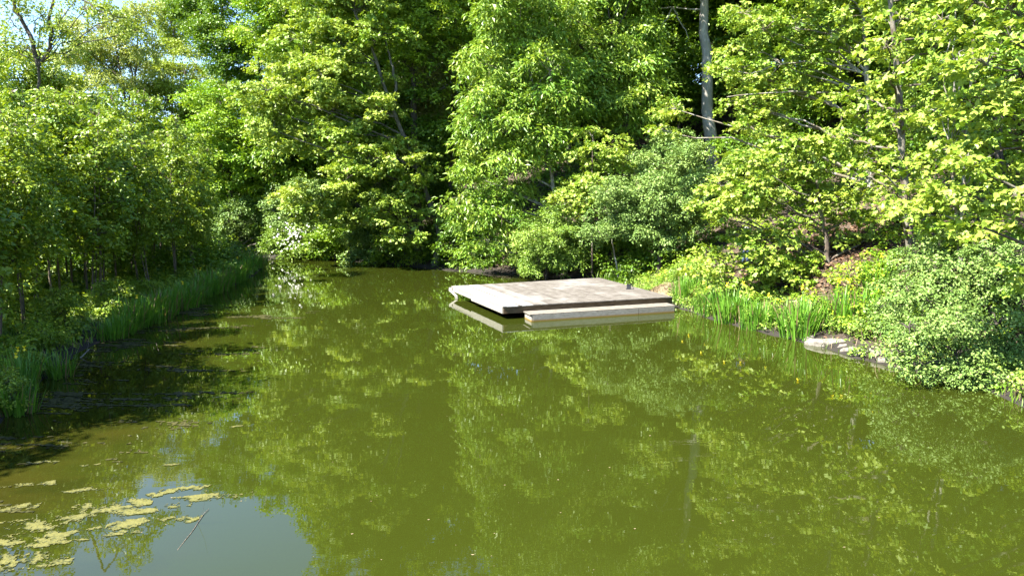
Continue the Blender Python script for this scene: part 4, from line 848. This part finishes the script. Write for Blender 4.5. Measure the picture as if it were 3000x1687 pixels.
make_tree('shrub', 'small fresh green bush on the litter slope left of the flaking brown trunk', 'shrub', 21.5, 2560, [(2550, 830, 44, 32), (2590, 800, 40, 30), (2520, 800, 40, 26), (2610, 850, 36, 26), (2560, 770, 30, 24)], 'maple', 'bark_dark', .03, cover=2.0, leaf=.75)
make_tree('shrub', 'low leafy bush beside the open slope of dead leaves', 'shrub', 24.5, 2350, [(2360, 760, 34, 24), (2340, 790, 30, 20), (2400, 800, 34, 22), (2450, 780, 34, 24)], 'maple', 'bark_dark', .03, cover=2, leaf=.75)
make_tree('shrub', 'bright weedy bush just behind the tan mound', 'shrub', 29, 2030, [(2010, 800, 36, 26), (2050, 790, 36, 26), (2090, 800, 34, 26), (2130, 830, 36, 26), (1980, 830, 26, 20), (2080, 840, 36, 22), (2180, 860, 34, 24)], 'shrub', 'bark_dark', .03, cover=2, leaf=1.0)
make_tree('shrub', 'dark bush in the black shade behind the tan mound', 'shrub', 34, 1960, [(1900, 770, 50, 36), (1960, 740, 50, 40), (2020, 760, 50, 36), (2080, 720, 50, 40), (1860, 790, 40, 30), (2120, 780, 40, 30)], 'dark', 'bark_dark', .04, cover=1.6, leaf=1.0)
# far shore shrubs
make_tree('shrub', 'silvery green spreading shrub at the far left shore, left of the dark hollow', 'shrub', 53.5, 670, [(640, 650, 50, 36), (690, 640, 60, 40), (740, 650, 44, 36), (620, 700, 50, 30), (680, 700, 55, 30), (650, 730, 44, 18), (710, 610, 40, 26)], 'olive', 'bark_dark', .08, cover=2.2, leaf=1.9)
make_tree('shrub', 'silvery green tall shrub right of the dark hollow on the far shore', 'shrub', 51, 860, [(830, 600, 50, 36), (880, 580, 55, 40), (860, 640, 55, 36), (920, 620, 50, 36), (820, 660, 40, 30), (900, 560, 50, 30)], 'olive', 'bark_dark', .08, cover=2.2, leaf=1.9)
make_tree('shrub', 'shrub covered in white blossom at the far shore', 'shrub', 49.6, 860, [(840, 690, 46, 32), (890, 680, 50, 36), (860, 725, 55, 24), (920, 720, 46, 26), (810, 720, 36, 24), (930, 670, 40, 30)], 'shrub', 'bark_dark', .06, cover=2.2, leaf=1.9, blossoms=[(865, 685, 26, 60), (895, 665, 20, 40), (845, 705, 22, 34), (920, 690, 22, 22)])
make_tree('shrub', 'yellow green waterside shrub right of the white blossom', 'shrub', 48.4, 980, [(960, 690, 46, 34), (1000, 710, 46, 30), (940, 735, 44, 20), (1010, 740, 44, 18), (980, 660, 44, 30)], 'lime', 'bark_dark', .06, cover=2, leaf=1.2)
make_tree('shrub', 'grey green shrub low over the dark water left of the drooping leafy tip', 'shrub', 47, 1070, [(1060, 690, 40, 30), (1090, 720, 40, 30), (1050, 745, 36, 16), (1110, 750, 30, 16), (1080, 660, 36, 26)], 'olive', 'bark_dark', .06, cover=2, leaf=1.8)
make_tree('shrub', 'dark waterside shrub with one bright leafy branch drooping to the water', 'shrub', 45, 1190, [(1170, 710, 50, 34), (1230, 720, 46, 34), (1150, 750, 40, 20), (1200, 755, 44, 18), (1260, 750, 40, 22), (1100, 770, 30, 12), (1290, 720, 40, 34)], 'maple', 'bark_dark', .06, cover=1.8, leaf=1.2)
make_tree('shrub', 'deep green shrub in the shade below the drooping hickory', 'shrub', 42, 1340, [(1330, 720, 46, 36), (1380, 770, 46, 22), (1320, 770, 40, 22), (1440, 760, 50, 30), (1490, 730, 46, 36), (1360, 670, 46, 34), (1480, 780, 36, 20)], 'dark', 'bark_dark', .06, cover=1.6, leaf=1.1)
make_tree('shrub', 'mid green bush on the far bank between the lime tree and the silvery shrub', 'shrub', 55, 790, [(780, 570, 60, 40), (840, 520, 55, 40), (770, 520, 60, 40), (880, 490, 60, 44), (960, 480, 55, 44), (800, 460, 60, 40)], 'maple', 'bark_dark', .08, cover=2, leaf=FAR)

# ------------------------------------------------------------------ thin saplings on the left bank
SAPL = [proto_tree('sapling', 8.9, 1.3, 2.9, 'grove', 'bark_sap', .05, 16, 301, 1.95, 1.0, .9, .5),
        proto_tree('sapling', 8.2, 1.2, 2.1, 'grove', 'bark_sap', .042, 14, 302, 1.95, 1.0, .9, .5, 2),
        proto_tree('sapling', 9.6, 1.35, 3.2, 'grove', 'bark_sap', .055, 17, 303, 1.95, 1.0, .9, .6),
        proto_tree('sapling', 6.2, 1.15, 1.3, 'grove', 'bark_sap', .035, 12, 304, 1.9, 1.0, .9, .4, 2)]
for a, b in SAPL:
    a.materials.append(M['bark_sap']); b.materials.append(M['grove'])
def place(proto, name, x, y, s, label, group, cat='tree', rz=None, z=None):
    root = empty(name, (x, y, (g1(x, y) if z is None else z)), label, cat, group, random.uniform(0, 6.28) if rz is None else rz, s)
    link('trunk', proto[0], None, root); link('crown', proto[1], None, root); return root
random.seed(12); PL = []
SG = 'thin straight saplings crowded on the left bank'
special = {0: 'sapling standing nearest the tip of the left bank, apart from the crowd', 1: 'pair of thin stems second from the tip of the left bank', 2: 'sapling at the front of the crowd above the dark log'}
spots = [(-19.2, 41.5, 3, .92), (-18.2, 38.6, 1, .92), (-15.3, 24.6, 1, .88)]
tries = 0
while len(spots) < 76 and tries < 9000:
    tries += 1; y = random.uniform(7, 43); x = random.uniform(-32, -11)
    s = float(sdist(np.array([[x, y]]))[0]); px = 1500+2000*x/y
    if s < 2.0 or s > 13 or px < -900: continue
    if min((x-a)**2+(y-b)**2 for a, b, *_ in spots) < 1.35**2: continue
    v = random.choice([0, 1, 2, 0, 1, 2, 2] if px > 120 else [0, 1, 3, 1])
    spots.append((x, y, v, random.uniform(.85, 1.02)*(1 if y > 20 else .85)))
for k, (x, y, v, s) in enumerate(spots):
    o = place(SAPL[v], 'sapling', x, y, s*random.uniform(.9, 1.1), special.get(k, 'unseen thin sapling beyond the left edge, added to shade the near water'), SG); o.rotation_euler.x = random.gauss(0, .05); o.rotation_euler.y = random.gauss(0, .05); o.scale.z *= random.uniform(.85, 1.15)
for k, (x, y, v, sc_) in enumerate([(-12.2, 10.6, 2, .82), (-13.4, 8.6, 0, .82), (-12.6, 6.4, 1, .82), (-14.8, 11.0, 2, 1.1), (-15.2, 7.4, 0, 1.1), (-13.2, 13.0, 0, .82), (-12.0, 4.4, 0, .82), (-16.4, 9.4, 2, 1.15), (-14.6, 14.8, 1, 1.1), (-17, 13, 2, 1.1)]):  # out-of-view saplings, added for the shade they cast on the near left water
    place(SAPL[v], 'sapling', x, y, sc_, 'unseen thin sapling beyond the left edge, added to shade the near water', SG)
SMALL = [proto_tree('bush', 2.2, 1.2, .3, 'grove', 'bark_dark', .02, 8, 311, 1.5, .8, .8, .2, 3), proto_tree('bush', 1.6, 1.1, .2, 'maple', 'bark_dark', .02, 7, 312, 1.5, .7, .8, .2, 3)]
SMALL[0][0].materials.append(M['bark_dark']); SMALL[0][1].materials.append(M['grove']); SMALL[1][0].materials.append(M['bark_dark']); SMALL[1][1].materials.append(M['maple'])
for px, py, v, s, lab in [(60, 1080, 1, .42, 'low bright bush at the left edge of the picture above the water'), (20, 1160, 0, .38, 'small bush at the left edge just behind the lowest iris tuft'), (190, 960, 0, .6, 'small leafy bush behind the dark log on the left bank'),
                          (130, 1010, 1, .5, 'bright low bush left of the dark log'), (330, 920, 0, .6, 'small bush among the sapling feet behind the shaded iris row'), (60, 930, 0, .7, 'bush among sapling stems at the left edge'), (420, 880, 1, .55, 'low bush at the sapling feet halfway along the left bank')]:
    b = onz(px, py, .3); place(SMALL[v], 'bush', b[0], b[1], s, lab, None, 'bush')

# ------------------------------------------------------------------ the wood behind
WOOD = [('maple', 'bark_dark', 21, 4.6, 401), ('lime', 'bark_grey', 23, 4.8, 402), ('dark', 'bark_dark', 20, 4.6, 403), ('hick', 'bark_dark', 22, 4.6, 404), ('palegreen', 'bark_dark', 20, 4.6, 405)]
WP = []
for sp, bk, H, R_, sd0 in WOOD:
    pr = proto_tree('broadleaf_tree', H, R_, 3.0, sp, bk, .26, 26, sd0, 1.5, 1.75, 1.4, .8); pr[0].materials.append(M[bk]); pr[1].materials.append(M[sp]); WP.append(pr)
WL = ['mid green tree of the wood behind the front row, seen only through gaps', 'lime green tree of the wood behind the front row, seen only through gaps', 'dark green tree of the wood behind the front row, seen only through gaps', 'fine-leaved green tree of the wood behind the front row, seen only through gaps', 'pale green tree of the far wood at the back left']
WG = ['mid green trees of the wood', 'lime trees of the wood', 'dark trees of the wood', 'fine-leaved trees of the wood', 'pale trees of the far wood']
random.seed(21)
wood = []
def wood_row(x0, x1, y0, y1, num, kinds, s0, s1, dmin):
    t = 0; k = 0
    while k < num and t < 3000:
        t += 1; x = random.uniform(x0, x1); y = random.uniform(y0, y1)
        if float(sdist(np.array([[x, y]]))[0]) < 4: continue
        if any((x-a)**2+(y-b)**2 < dmin**2 for a, b in wood): continue
        v = random.choice(kinds); wood.append((x, y)); k += 1
        place(WP[v], 'broadleaf_tree', x, y, random.uniform(s0, s1), WL[v], WG[v])
wood_row(-16, 10, 54, 66, 9, [0, 1, 3, 1, 2], .9, 1.1, 4.5)
wood_row(8, 46, 44, 62, 14, [0, 1, 2, 3, 2], .8, 1.05, 4.5)
wood_row(20, 40, 26, 44, 9, [0, 2, 3, 1], .7, .9, 4.5)
wood_row(-24, 44, 68, 86, 13, [0, 1, 2, 3], .95, 1.2, 6)
wood_row(-62, -30, 60, 84, 9, [4, 4, 0, 1], .6, .8, 6)
